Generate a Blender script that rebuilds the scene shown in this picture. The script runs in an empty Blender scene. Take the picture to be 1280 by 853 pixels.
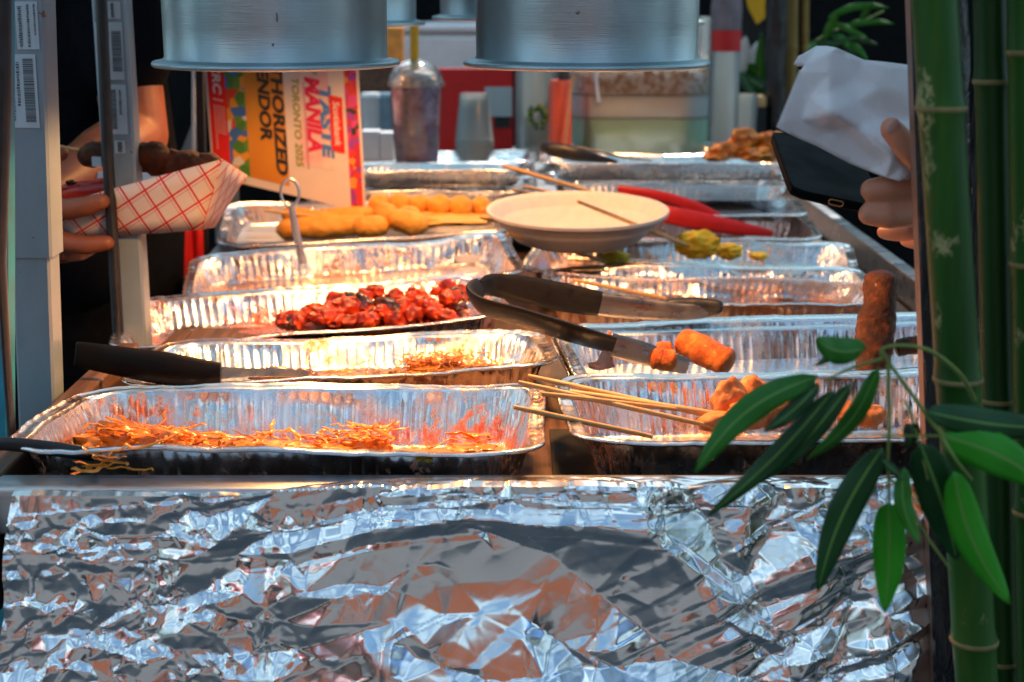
import bpy, bmesh, math, random
import numpy as np
from mathutils import Vector, Matrix, noise, geometry
R = math.radians
sc = bpy.context.scene
COL = sc.collection

# ---------------------------------------------------------------- camera
CAMZ, PITCH, F = 1.40, R(12.56), 2000.0
cam = bpy.data.cameras.new('camera'); cam_o = bpy.data.objects.new('camera', cam); COL.objects.link(cam_o)
cam_o.location = (0, 0, CAMZ); cam_o.rotation_euler = (R(90) - PITCH, 0, 0)
cam.lens = F / 1280 * 36; cam.sensor_width = 36; cam.clip_end = 2000; cam.clip_start = .05
cam.dof.use_dof = True; cam.dof.focus_distance = 1.78; cam.dof.aperture_fstop = 6.3
sc.camera = cam_o
# ---------------------------------------------------------------- world, sun, exposure
SUN_EL, SUN_AZ = R(58), R(20)          # sun stands behind the stall
w = bpy.data.worlds.new('World'); sc.world = w; w.use_nodes = True
nt = w.node_tree; sky = nt.nodes.new('ShaderNodeTexSky'); sky.sky_type = 'NISHITA'; sky.sun_disc = False
sky.dust_density = 3.0; sky.ozone_density = 1.6; sky.sun_elevation = SUN_EL; sky.sun_rotation = SUN_AZ
bg = nt.nodes['Background']; bg.inputs[1].default_value = 0.15
tint = nt.nodes.new('ShaderNodeMix'); tint.data_type = 'RGBA'; tint.blend_type = 'MULTIPLY'; tint.inputs[0].default_value = 1; tint.inputs[7].default_value = (.74, 1.0, 1.04, 1)
nt.links.new(sky.outputs[0], tint.inputs[6])
tc = nt.nodes.new('ShaderNodeTexCoord'); mpw = nt.nodes.new('ShaderNodeMapping'); mpw.inputs['Scale'].default_value = (1, 1, 2.2); cl = nt.nodes.new('ShaderNodeTexNoise'); cl.inputs['Scale'].default_value = 2.6; cl.inputs['Detail'].default_value = 6; cl.inputs['Roughness'].default_value = .58
clr = nt.nodes.new('ShaderNodeValToRGB'); clr.color_ramp.elements[0].position = .46; clr.color_ramp.elements[1].position = .66
cm = nt.nodes.new('ShaderNodeMix'); cm.data_type = 'RGBA'; cm.inputs[7].default_value = (5.4, 7.3, 8.0, 1)      # pale clouds
nt.links.new(tc.outputs['Generated'], mpw.inputs[0]); nt.links.new(mpw.outputs[0], cl.inputs['Vector']); nt.links.new(cl.outputs['Fac'], clr.inputs[0]); nt.links.new(clr.outputs[0], cm.inputs[0])
nt.links.new(tint.outputs[2], cm.inputs[6]); nt.links.new(cm.outputs[2], bg.inputs[0])
sl = bpy.data.lights.new('sun', 'SUN'); sl.energy = 4.0; sl.angle = R(.6); sl.color = (1, .95, .88)
so = bpy.data.objects.new('sun', sl); COL.objects.link(so)
sd = Vector((math.sin(SUN_AZ) * math.cos(SUN_EL), math.cos(SUN_AZ) * math.cos(SUN_EL), math.sin(SUN_EL)))
so.rotation_euler = (-sd).to_track_quat('-Z', 'Y').to_euler()
vs = sc.view_settings; vs.view_transform = 'Standard'; vs.look = 'None'; vs.exposure = 0.42; vs.gamma = 1
sc.cycles.max_bounces = 8; sc.cycles.transmission_bounces = 8; sc.cycles.caustics_reflective = False; sc.cycles.caustics_refractive = False
sc.cycles.sample_clamp_indirect = 4

# ---------------------------------------------------------------- measuring helpers
cp, sp = math.cos(PITCH), math.sin(PITCH)
def ray(px, py):
    dx = (px - 640) / F; dy = (426.5 - py) / F
    return Vector((dx, cp + dy * sp, -sp + dy * cp))
def at(px, py, Y):
    d = ray(px, py); return Vector((0, 0, CAMZ)) + d * (Y / d.y)
def onz(px, py, z):
    d = ray(px, py); return Vector((0, 0, CAMZ)) + d * ((z - CAMZ) / d.z)
rnd = random.Random(7)

# ---------------------------------------------------------------- materials
def hexc(h):
    c = [int(h[i:i+2], 16) / 255 for i in (0, 2, 4)]
    return tuple((x / 12.92 if x < .04 else ((x + .055) / 1.055) ** 2.4) for x in c) + (1,)
def c4(c): return tuple(c) + (1,) if len(c) == 3 else tuple(c)
class NT:
    def __init__(s, name):
        s.m = bpy.data.materials.new(name); s.m.use_nodes = True; s.t = s.m.node_tree
        s.b = s.t.nodes['Principled BSDF']; s._co = None
    def n(s, typ, **kw):
        nd = s.t.nodes.new('ShaderNode' + typ)
        for k, v in kw.items():
            if k in nd.inputs.keys() if isinstance(k, str) else False: nd.inputs[k].default_value = v
            else: setattr(nd, k, v)
        return nd
    def l(s, a, b): s.t.links.new(a, b)
    def co(s, out='Object'):
        if not s._co: s._co = s.n('TexCoord')
        return s._co.outputs[out]
    def noise(s, scale, detail=4, rough=.55, vec=None, stretch=None, dist=0):
        nd = s.n('TexNoise'); nd.inputs['Scale'].default_value = scale; nd.inputs['Detail'].default_value = detail
        nd.inputs['Roughness'].default_value = rough; nd.inputs['Distortion'].default_value = dist
        v = vec or s.co()
        if stretch:
            mp = s.n('Mapping'); mp.inputs['Scale'].default_value = stretch; s.l(v, mp.inputs['Vector']); v = mp.outputs[0]
        s.l(v, nd.inputs['Vector']); return nd.outputs['Fac']
    def ramp(s, fac, stops, interp='LINEAR'):
        nd = s.n('ValToRGB'); cr = nd.color_ramp; cr.interpolation = interp
        while len(cr.elements) < len(stops): cr.elements.new(.5)
        for e, (p, c) in zip(cr.elements, stops): e.position = p; e.color = c4(c) if hasattr(c, '__len__') else (c, c, c, 1)
        s.l(fac, nd.inputs[0]); return nd.outputs[0]
    def mix(s, fac, a, b, typ='MIX'):
        nd = s.n('Mix'); nd.data_type = 'RGBA'; nd.blend_type = typ
        for v, k in ((fac, 0), (a, 6), (b, 7)):
            if hasattr(v, 'is_linked') or hasattr(v, 'node'): s.l(v, nd.inputs[k])
            else: nd.inputs[k].default_value = v if k == 0 else c4(v)
        return nd.outputs[2]
    def math(s, op, a, b=0):
        nd = s.n('Math'); nd.operation = op
        for v, k in ((a, 0), (b, 1)):
            if hasattr(v, 'node'): s.l(v, nd.inputs[k])
            else: nd.inputs[k].default_value = v
        return nd.outputs[0]
    def bump(s, h, strength=.3, dist=.002, prev=None):
        nd = s.n('Bump'); nd.inputs['Strength'].default_value = strength; nd.inputs['Distance'].default_value = dist
        s.l(h, nd.inputs['Height']);
        if prev: s.l(prev, nd.inputs['Normal'])
        s.l(nd.outputs[0], s.b.inputs['Normal']); return nd.outputs[0]
    def set(s, **kw):
        for k, v in kw.items():
            k = k.replace('_', ' ')
            if hasattr(v, 'node'): s.l(v, s.b.inputs[k])
            else: s.b.inputs[k].default_value = c4(v) if (hasattr(v, '__len__') and len(v) == 3 and 'Radius' not in k) else v
        return s

def simple(name, col, rough=.5, metal=0, var=.25, scale=30, bump=.15, bd=.001, coat=0, stretch=None, sss=0, trans=0, spec=.5):
    k = NT(name); c = Vector(col[:3])
    nz = k.noise(scale, 5, stretch=stretch)
    k.l(k.ramp(nz, [(.3, tuple(c * (1 - var))), (.7, tuple(min(1, x) for x in c * (1 + var)))]), k.b.inputs['Base Color'])
    k.l(k.ramp(nz, [(.3, max(0, rough - .08)), (.7, min(1, rough + .1))]), k.b.inputs['Roughness'])
    k.b.inputs['Metallic'].default_value = metal; k.b.inputs['Specular IOR Level'].default_value = spec
    if coat: k.b.inputs['Coat Weight'].default_value = coat; k.b.inputs['Coat Roughness'].default_value = .1
    if sss:
        k.b.inputs['Subsurface Weight'].default_value = sss; k.b.inputs['Subsurface Radius'].default_value = (.01, .004, .002)
    if trans: k.b.inputs['Transmission Weight'].default_value = trans
    if bump: k.bump(k.noise(scale * 2.5, 6, stretch=stretch), bump, bd)
    return k.m

def alu(name, stain=None, amount=0., seed=0, stain2=None):
    """pressed aluminium foil, optionally splashed with sauce"""
    k = NT(name)
    base = k.ramp(k.noise(9, 4), [(.3, (.80, .81, .83)), (.7, (.93, .93, .94))])
    rg = k.ramp(k.noise(26, 5), [(.35, .16), (.7, .34)])
    h = k.noise(70, 5, .6, stretch=(1, 1, .6))
    h2 = k.noise(420, 2)
    if amount > 0:
        mp = k.n('Mapping'); mp.inputs['Location'].default_value = (seed * 3.1, seed * 1.7, 0); k.l(k.co(), mp.inputs['Vector'])
        big = k.noise(9, 3, .5, vec=mp.outputs[0]); small = k.noise(85, 6, .7, vec=mp.outputs[0], stretch=(1, 1, .8))
        v = k.math('ADD', k.math('MULTIPLY', big, .55), k.math('MULTIPLY', small, .6))
        sep = k.n('SeparateXYZ'); k.l(k.co(), sep.inputs[0])
        v = k.math('SUBTRACT', v, k.math('MULTIPLY', sep.outputs[2], 1.6))   # more towards the bottom (z<0 in the wall)
        t = .80 - amount * .22
        mask = k.ramp(v, [(t - .01, 0.), (t + .05, .75), (t + .12, 1.)])
        film = k.ramp(v, [(t - .14, 0.), (t - .05, .9), (t + .02, 1.)])
        sc_ = k.mix(small, stain, stain2 or tuple(x * .55 for x in stain[:3]))
        base = k.mix(k.math('MULTIPLY', film, .42), base, tuple(min(1, x * 1.5 + .12) for x in stain[:3]))
        base = k.mix(mask, base, sc_)
        k.l(k.math('SUBTRACT', 1.0, mask), k.b.inputs['Metallic'])
        rg = k.mix(mask, rg, (.28, .28, .28))
        k.l(rg, k.b.inputs['Roughness'])
        hh = k.math('ADD', k.math('ADD', k.math('MULTIPLY', h, 1.), k.math('MULTIPLY', h2, .15)), k.math('MULTIPLY', mask, .8))
    else:
        k.b.inputs['Metallic'].default_value = 1; k.l(rg, k.b.inputs['Roughness'])
        hh = k.math('ADD', h, k.math('MULTIPLY', h2, .15))
    k.l(base, k.b.inputs['Base Color'])
    k.bump(hh, .35, .0016)
    return k.m

M = {}
M['alu'] = alu('pan_aluminium')
M['alu_orange'] = alu('pan_aluminium_orange_sauce', (.80, .20, .015), .58, 1, (.75, .10, .01))
M['alu_orange2'] = alu('pan_aluminium_light_orange_sauce', (.75, .28, .03), .55, 2, (.6, .16, .02))
M['alu_red'] = alu('pan_aluminium_red_sauce', (.55, .07, .01), .54, 3, (.35, .03, .01))
M['alu_brown'] = alu('pan_aluminium_brown_spots', (.38, .10, .02), .44, 4, (.2, .04, .01))
M['alu_light'] = alu('pan_aluminium_faint_spots', (.6, .2, .04), .38, 5)
k = NT('crumpled_foil'); k.set(Metallic=1.0, Base_Color=(.90, .90, .91), Roughness=.09)
k.l(k.ramp(k.noise(30, 4), [(.3, .11), (.75, .24)]), k.b.inputs['Roughness'])
k.bump(k.math('ADD', k.noise(40, 3, .5), k.math('MULTIPLY', k.noise(500, 2, stretch=(1, 1, .1)), .05)), .12, .0012); M['foil'] = k.m
k = NT('galvanised_shade'); k.set(Metallic=1.0)
k.l(k.ramp(k.noise(14, 5, stretch=(1, 1, .25)), [(.3, (.33, .41, .44)), (.7, (.43, .50, .53))]), k.b.inputs['Base Color'])
k.l(k.ramp(k.noise(22, 5, stretch=(1, 1, .3)), [(.3, .30), (.7, .46)]), k.b.inputs['Roughness'])
dsp = k.noise(38, 2, .4, stretch=(1, 1, .8)); dm = k.ramp(dsp, [(.72, 0.), (.75, 1.)])
k.bump(k.math('ADD', k.math('MULTIPLY', k.noise(300, 2, stretch=(.1, .1, 3)), .35), k.math('MULTIPLY', k.noise(9, 2), 7)), .2, .003); M['shade'] = k.m
M['shade_dirt'] = simple('grimy_metal_patch', (.20, .20, .19), .5, .7)
M['steel'] = simple('stainless_steel', (.20, .18, .17), .3, 1, .08, 40, .05)
M['rail_alu'] = simple('brushed_rail', (.55, .58, .62), .32, 1, .12, 25, .12, stretch=(.2, 3, 3))
k = NT('painted_post'); nz = k.noise(18, 5, stretch=(1, 1, .5))
k.l(k.mix(k.ramp(k.noise(34, 3), [(.70, 0.), (.73, 1.)]), k.ramp(nz, [(.3, (.22, .28, .32)), (.7, (.29, .36, .41))]), (.20, .12, .07)), k.b.inputs['Base Color'])
k.set(Roughness=.42, Metallic=.25); k.bump(k.noise(60, 5), .15, .001); M['post'] = k.m
M['black_plastic'] = simple('black_plastic', (.012, .012, .014), .36, 0, .3, 60, .2)
M['handle_plastic'] = simple('tong_handle_plastic', (.005, .004, .004), .45, 0, .3, 140, .35, .0006)
M['handle_plastic'].node_tree.nodes['Principled BSDF'].inputs['Specular IOR Level'].default_value = .22
M['black_matte'] = simple('black_matte', (.010, .010, .012), .75, 0, .3)
M['sheet_black'] = simple('black_sheeting', (.005, .005, .006), .7, 0, .3, 6, .5, .02, spec=.1)
M['shirt'] = simple('black_cotton', (.005, .006, .009), .9, 0, .3, 90, .4, .002, spec=.05)
M['trousers'] = simple('dark_trousers', (.006, .007, .009), .9, 0, .3, 90, .4, spec=.05)
M['skin'] = simple('skin', (.60, .23, .13), .48, 0, .14, 25, .25, .0008, sss=.15)
M['skin_dark'] = simple('skin_tan', (.22, .065, .026), .48, 0, .14, 25, .25, .0008, sss=.15)
M['hair'] = simple('black_hair', (.008, .006, .005), .5, 0, .3, 150, .5, .002, stretch=(1, 1, .2))
M['nail'] = simple('finger_nail', (.62, .30, .24), .25, 0, .05)
k = NT('worn_wood'); nz = k.noise(16, 6, .6, stretch=(6, .35, 6), dist=.4)
k.l(k.ramp(nz, [(.3, (.05, .022, .012)), (.55, (.13, .065, .038)), (.75, (.24, .13, .08))]), k.b.inputs['Base Color'])
k.set(Roughness=.5); k.bump(nz, .4, .001); M['wood'] = k.m
k = NT('stick_wood'); nz = k.noise(60, 4, stretch=(.3, 3, 3))
k.l(k.ramp(nz, [(.3, (.50, .26, .09)), (.7, (.72, .44, .18))]), k.b.inputs['Base Color']); k.set(Roughness=.55); M['stick'] = k.m
M['bowl'] = simple('paper_bowl_pulp', (.66, .58, .52), .65, 0, .06, 60, .25, .0006)
M['white_paper'] = simple('white_paper', (.74, .70, .72), .7, 0, .04, 20, .35, .002)
M['white_plastic'] = simple('white_plastic', (.80, .80, .82), .4, 0, .06)
M['label_paper'] = simple('sticker_paper', (.50, .56, .60), .5, 0, .06)
M['ink'] = simple('black_ink', (.012, .012, .014), .5, 0, .1, bump=0)
M['grey_ink'] = simple('grey_ink', (.10, .12, .14), .5, 0, .1, bump=0)
M['red_plastic'] = simple('red_silicone', (.55, .008, .010), .38, 0, .12, 30, .1)
M['red_panel'] = simple('red_panel', (.66, .010, .010), .5, 0, .1)
M['coral_plastic'] = simple('coral_plastic', (.85, .10, .04), .45, 0, .1)
M['yellow_straw'] = simple('yellow_straw', (.85, .45, .02), .4, 0, .05)
M['asphalt'] = simple('asphalt', (.045, .044, .045), .85, 0, .35, 60, .6, .004)
M['kerb'] = simple('concrete', (.30, .28, .26), .8, 0, .2, 20, .4, .003)
# food
M['red_chicken'] = None
k = NT('red_glaze'); a = k.noise(38, 5)
k.l(k.ramp(a, [(.34, (.05, .007, .003)), (.45, (.30, .018, .004)), (.60, (.56, .055, .007)), (.76, (.72, .20, .03))]), k.b.inputs['Base Color'])
k.set(Roughness=.38, Specular_IOR_Level=.35); k.bump(k.noise(120, 5), .5, .002); M['red_chicken'] = k.m
k = NT('charred_glaze'); a = k.noise(55, 5)
k.l(k.ramp(a, [(.4, (.012, .008, .006)), (.6, (.12, .02, .006)), (.8, (.5, .07, .01))]), k.b.inputs['Base Color'])
k.set(Roughness=.3, Coat_Weight=.4); k.bump(k.noise(120, 5), .5, .002); M['char'] = k.m
def fried(name, a_, b_, c_, rough=.5, sc1=45, b=.6):
    k = NT(name); n_ = k.noise(sc1, 6, .65)
    k.l(k.ramp(n_, [(.3, a_), (.52, b_), (.74, c_)]), k.b.inputs['Base Color']); k.set(Roughness=rough, Coat_Weight=.04, Specular_IOR_Level=.28)
    k.b.inputs['Subsurface Weight'].default_value = .08; k.b.inputs['Subsurface Radius'].default_value = (.006, .003, .001)
    k.bump(k.noise(sc1 * 5, 6, .75), min(1, b * 1.5), .003); return k.m
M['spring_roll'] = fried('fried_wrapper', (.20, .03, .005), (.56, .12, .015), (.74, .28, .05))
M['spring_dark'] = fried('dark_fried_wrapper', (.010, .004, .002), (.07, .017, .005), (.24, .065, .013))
M['banana'] = fried('pale_fried_roll', (.66, .22, .02), (.80, .36, .05), (.85, .50, .13), .45, 14, .35)
M['ball'] = fried('golden_ball', (.66, .22, .02), (.80, .36, .05), (.85, .48, .13), .5, 16, .35)
M['batter'] = fried('yellow_batter', (.66, .36, .015), (.85, .58, .03), (.88, .70, .10), .55, 40, .8)
M['grilled'] = fried('grilled_chicken', (.45, .10, .02), (.72, .26, .07), (.82, .46, .20), .4, 24, .5)
M['crisp_chicken'] = fried('crisp_chicken', (.14, .022, .005), (.70, .20, .02), (.85, .46, .08), .4, 18, .6)
M['noodle'] = simple('orange_shreds', (.82, .24, .012), .3, 0, .35, 25, .2, coat=.3)
M['noodle_brown'] = simple('brown_orange_shreds', (.62, .20, .025), .35, 0, .4, 30, .2, coat=.3)
M['sauce_dark'] = simple('dark_brown_stew', (.14, .04, .012), .25, 0, .4, 30, .3, coat=.5)
M['sauce'] = simple('orange_sauce', (.70, .22, .10), .25, 0, .2, 40, .2, coat=.5)
M['meat'] = fried('dark_grilled_meat', (.012, .004, .002), (.06, .016, .006), (.16, .045, .014), .6, 30, .8)
M['meat'].node_tree.nodes['Principled BSDF'].inputs['Specular IOR Level'].default_value = .2; M['meat'].node_tree.nodes['Principled BSDF'].inputs['Coat Weight'].default_value = 0
M['sausage'] = simple('red_sausage', (.42, .02, .012), .25, 0, .25, 25, .2, coat=.4)
M['crumb'] = simple('yellow_crumb', (.65, .50, .02), .5, 0, .2)
# bamboo
def bamboo_mat(name, c1, c2, pa):
    k = NT(name); st = k.noise(10, 5, stretch=(3, 3, .25))
    g = k.ramp(st, [(.3, c1), (.7, c2)])
    p = k.noise(20, 5, .65, stretch=(1, 1, .6)); g = k.mix(k.math('MULTIPLY', k.ramp(p, [(pa, 0.), (pa + .05, .9)]), k.ramp(k.noise(130, 4, .7), [(.40, 0.), (.52, 1.)])), g, (.33, .29, .13)); g = k.mix(k.ramp(k.noise(9, 5, .6, stretch=(4, 4, .5)), [(.55, 0.), (.75, .45)]), g, (.10, .12, .02))
    k.l(g, k.b.inputs['Base Color']); k.set(Roughness=.42, Specular_IOR_Level=.3); k.bump(k.noise(60, 4, stretch=(2, 2, .1)), .15, .001); return k.m
M['bamboo'] = bamboo_mat('green_bamboo', (.004, .034, .002), (.019, .100, .006), .60)
M['bamboo2'] = bamboo_mat('green_bamboo_clean', (.003, .022, .002), (.008, .055, .004), .68)
M['bamboo_old'] = bamboo_mat('brown_bamboo', (.16, .085, .015), (.32, .19, .05), .75)
M['node_ring'] = simple('bamboo_node', (.20, .15, .05), .7, 0, .3, 60, .5)
def leaf_mat(name, c1, c2):
    k = NT(name); a = k.noise(8, 4)
    g = k.ramp(a, [(.3, c1), (.7, c2)])
    sp_ = k.n('SeparateXYZ'); k.l(k.co('UV'), sp_.inputs[0])
    v = k.n('TexWave'); v.inputs['Scale'].default_value = 26; v.bands_direction = 'X'; k.l(k.co('UV'), v.inputs['Vector'])
    mid = k.math('ABSOLUTE', k.math('SUBTRACT', sp_.outputs[0], .5)); g = k.mix(k.ramp(mid, [(.02, 1.), (.05, 0.)]), g, (.12, .26, .05))
    k.l(g, k.b.inputs['Base Color']); k.set(Roughness=.42, Coat_Weight=.0, Specular_IOR_Level=.35)
    k.bump(v.outputs[1], .15, .0006); return k.m
M['leaf'] = leaf_mat('leaf_green', (.009, .10, .004), (.022, .18, .006))
M['leaf_dark'] = leaf_mat('leaf_dark_green', (.003, .036, .007), (.006, .065, .010))
M['leaf_bright'] = leaf_mat('leaf_bright_green', (.014, .20, .004), (.03, .30, .008))
M['stem'] = simple('green_stem', (.14, .20, .03), .5, 0, .3, 40)
# clear things
def clear(name, col=(.9, .92, .93), rough=.12, alpha_mix=.35, tint=.2):
    k = NT(name); out = k.t.nodes['Material Output']
    tr = k.n('BsdfTransparent'); tr.inputs[0].default_value = c4(col)
    gl = k.n('BsdfGlossy'); gl.inputs['Roughness'].default_value = rough; gl.inputs[0].default_value = (1, 1, 1, 1)
    d1 = k.n('BsdfDiffuse'); d1.inputs[0].default_value = c4(col); d2 = k.n('BsdfTranslucent'); d2.inputs[0].default_value = c4(col); df = k.n('MixShader'); k.l(d1.outputs[0], df.inputs[1]); k.l(d2.outputs[0], df.inputs[2])
    fr = k.n('Fresnel'); fr.inputs[0].default_value = 1.5
    m1 = k.n('MixShader'); m1.inputs[0].default_value = alpha_mix; k.l(tr.outputs[0], m1.inputs[1]); k.l(df.outputs[0], m1.inputs[2])
    m2 = k.n('MixShader'); k.l(fr.outputs[0], m2.inputs[0]); k.l(m1.outputs[0], m2.inputs[1]); k.l(gl.outputs[0], m2.inputs[2])
    k.l(m2.outputs[0], out.inputs[0]); return k.m
M['clear'] = clear('clear_plastic', (.9, .92, .93), .1, .12)
M['clear_milky'] = clear('milky_plastic', (.80, .82, .80), .2, .45)
M['film'] = None
k = NT('black_stretch_film'); k.set(Base_Color=(.005, .006, .009), Roughness=.22, Coat_Weight=.2)
k.bump(k.noise(26, 5, .6, stretch=(1.5, 1.5, .35), dist=.6), .9, .012); M['film'] = k.m
k = NT('purple_shake'); a = k.noise(28, 4)
k.l(k.ramp(a, [(.35, (.08, .02, .11)), (.6, (.26, .10, .36)), (.8, (.45, .28, .55))]), k.b.inputs['Base Color']); k.set(Roughness=.35, Subsurface_Weight=.6, Subsurface_Radius=(.03, .02, .03), Subsurface_Scale=1.0); M['purple'] = k.m
k = NT('pale_purple_shake'); a = k.noise(30, 4)
k.l(k.ramp(a, [(.38, (.30, .11, .22)), (.55, (.60, .42, .76)), (.75, (.78, .66, .86))]), k.b.inputs['Base Color']); k.set(Roughness=.35); M['purple_top'] = k.m
k = NT('cream_topping'); k.l(k.ramp(k.noise(50, 4), [(.4, (.35, .20, .14)), (.6, (.72, .66, .64))]), k.b.inputs['Base Color']); M['cream'] = k.m
k = NT('pandan_drink'); k.set(Base_Color=(.50, .90, .60), Roughness=.3); k.b.inputs['Subsurface Weight'].default_value = 1; k.b.inputs['Subsurface Radius'].default_value = (.03, .04, .03); k.b.inputs['Subsurface Scale'].default_value = 1; M['green_drink'] = k.m
k = NT('milky_drink'); k.set(Base_Color=(.88, .95, .92), Roughness=.3); k.b.inputs['Subsurface Weight'].default_value = 1; k.b.inputs['Subsurface Radius'].default_value = (.04, .04, .04); k.b.inputs['Subsurface Scale'].default_value = 1; M['milky'] = k.m
k = NT('speckled_jelly'); k.l(k.ramp(k.noise(75, 3), [(.45, (.80, .74, .70)), (.56, (.60, .38, .20)), (.7, (.42, .22, .10))]), k.b.inputs['Base Color']); k.set(Roughness=.4, Subsurface_Weight=.8, Subsurface_Radius=(.05, .05, .05), Subsurface_Scale=1.0); M['speckle'] = k.m

# ---------------------------------------------------------------- mesh helpers
class B:
    def __init__(s): s.v = []; s.f = []; s.uv = {}
    def add(s, vs, fs):
        o = len(s.v); s.v += [Vector(v) for v in vs]; s.f += [tuple(i + o for i in f) for f in fs]; return s
    def box(s, lo, hi, mtx=None, bev=0):
        x0, y0, z0 = lo; x1, y1, z1 = hi
        if bev:
            b = bev; vs = []
            bm = bmesh.new(); bmesh.ops.create_cube(bm, size=1)
            for v in bm.verts: v.co = Vector(((x0+x1)/2 + v.co.x*(x1-x0), (y0+y1)/2 + v.co.y*(y1-y0), (z0+z1)/2 + v.co.z*(z1-z0)))
            bmesh.ops.bevel(bm, geom=bm.edges[:], offset=b, segments=2, affect='EDGES', profile=.5)
            bm.verts.index_update(); vs = [v.co.copy() for v in bm.verts]; fs = [tuple(v.index for v in f.verts) for f in bm.faces]; bm.free()
        else:
            vs = [Vector(p) for p in ((x0,y0,z0),(x1,y0,z0),(x1,y1,z0),(x0,y1,z0),(x0,y0,z1),(x1,y0,z1),(x1,y1,z1),(x0,y1,z1))]
            fs = [(0,3,2,1),(4,5,6,7),(0,1,5,4),(1,2,6,5),(2,3,7,6),(3,0,4,7)]
        if mtx: vs = [mtx @ v for v in vs]
        return s.add(vs, fs)
    def tube(s, pts, rad, seg=10, cap=True, flat=1.0, up=None):
        pts = [Vector(p) for p in pts]; n = len(pts)
        if not hasattr(rad, '__len__'): rad = [rad] * n
        vs = []; fs = []; prev = None
        for i, p in enumerate(pts):
            t = (pts[min(i+1, n-1)] - pts[max(i-1, 0)]).normalized()
            if prev is None:
                a = Vector(up) if up else (Vector((0, 0, 1)) if abs(t.z) < .9 else Vector((1, 0, 0)))
                u = (a - t * a.dot(t)).normalized()
            else: u = (prev - t * prev.dot(t)).normalized()
            prev = u; v = t.cross(u)
            for j in range(seg):
                an = 2 * math.pi * j / seg; vs.append(p + (u * math.cos(an) * flat + v * math.sin(an)) * rad[i])
        for i in range(n - 1):
            for j in range(seg): fs.append((i*seg+j, i*seg+(j+1) % seg, (i+1)*seg+(j+1) % seg, (i+1)*seg+j))
        if cap: fs.append(tuple(range(seg))[::-1]); fs.append(tuple((n-1)*seg+j for j in range(seg)))
        return s.add(vs, fs)
    def lathe(s, prof, seg=48, c=(0, 0, 0), mtx=None, closed=False):
        vs = []; fs = []
        for r, z in prof:
            for j in range(seg):
                a = 2 * math.pi * j / seg; vs.append(Vector((c[0] + r*math.cos(a), c[1] + r*math.sin(a), c[2] + z)))
        m = len(prof)
        for i in range(m - 1 + (1 if closed else 0)):
            i2 = (i+1) % m
            for j in range(seg): fs.append((i*seg+j, i*seg+(j+1) % seg, i2*seg+(j+1) % seg, i2*seg+j))
        if mtx: vs = [mtx @ v for v in vs]
        return s.add(vs, fs)

def setp(o, label=None, cat=None, group=None, kind=None):
    if label: o['label'] = label
    if cat: o['category'] = cat
    if group: o['group'] = group
    if kind: o['kind'] = kind
    return o
def thing(name, label, cat, loc, group=None, rot=(0, 0, 0)):
    o = bpy.data.objects.new(name, None); COL.objects.link(o); o.location = loc; o.rotation_euler = rot; o.empty_display_size = .05
    return setp(o, label, cat, group)
def wpos(o):
    v = Vector((0, 0, 0))
    while o: v = v + o.location; o = o.parent
    return v
def mk(name, b, mat, parent=None, smooth=True, label=None, cat=None, group=None, kind=None, local=False, uvs=None, angle=None):
    """b holds world-space points unless local"""
    vs = b.v
    if parent is not None: org = Vector((0, 0, 0)) if local else wpos(parent); loc = Vector((0, 0, 0))
    elif local: org = Vector((0, 0, 0)); loc = Vector((0, 0, 0))
    else:
        xs = [v.x for v in vs]; ys = [v.y for v in vs]; org = Vector(((min(xs)+max(xs))/2, (min(ys)+max(ys))/2, min(v.z for v in vs))); loc = org
    me = bpy.data.meshes.new(name); me.from_pydata([tuple(v - org) for v in vs], [], b.f)
    if uvs:
        ul = me.uv_layers.new(name='UVMap')
        for li, lp in enumerate(me.loops): ul.data[li].uv = uvs[lp.vertex_index]
    if mat: me.materials.append(mat)
    if smooth:
        me.polygons.foreach_set('use_smooth', [True] * len(me.polygons))
        me.set_sharp_from_angle(angle=R(angle or 52))
    o = bpy.data.objects.new(name, me); COL.objects.link(o); o.location = loc
    if parent is not None: o.parent = parent
    return setp(o, label, cat, group, kind)
def thicken(o, t, off=0):
    m = o.modifiers.new('thickness', 'SOLIDIFY'); m.thickness = t; m.offset = off; return o
def blob(b, c, size, seed=0, amp=.25, fr=1.6, sub=3, mtx=None, low=True):
    bm = bmesh.new(); bmesh.ops.create_icosphere(bm, subdivisions=sub, radius=1)
    off = Vector((seed * 7.31, seed * 3.77, seed * 1.91))
    c = Vector(c); s_ = Vector(size)
    for v in bm.verts:
        d = v.co.normalized(); n_ = noise.noise(d * fr + off) * amp + noise.noise(d * fr * 3.1 + off) * amp * .35 + noise.noise(d * fr * 8 + off) * amp * .12
        p = d * (1 + n_); p = Vector((p.x * s_.x, p.y * s_.y, p.z * s_.z))
        if mtx: p = mtx @ p
        v.co = p + c
    bm.verts.index_update(); b.add([v.co.copy() for v in bm.verts], [tuple(v.index for v in f.verts) for f in bm.faces]); bm.free(); return b
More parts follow.
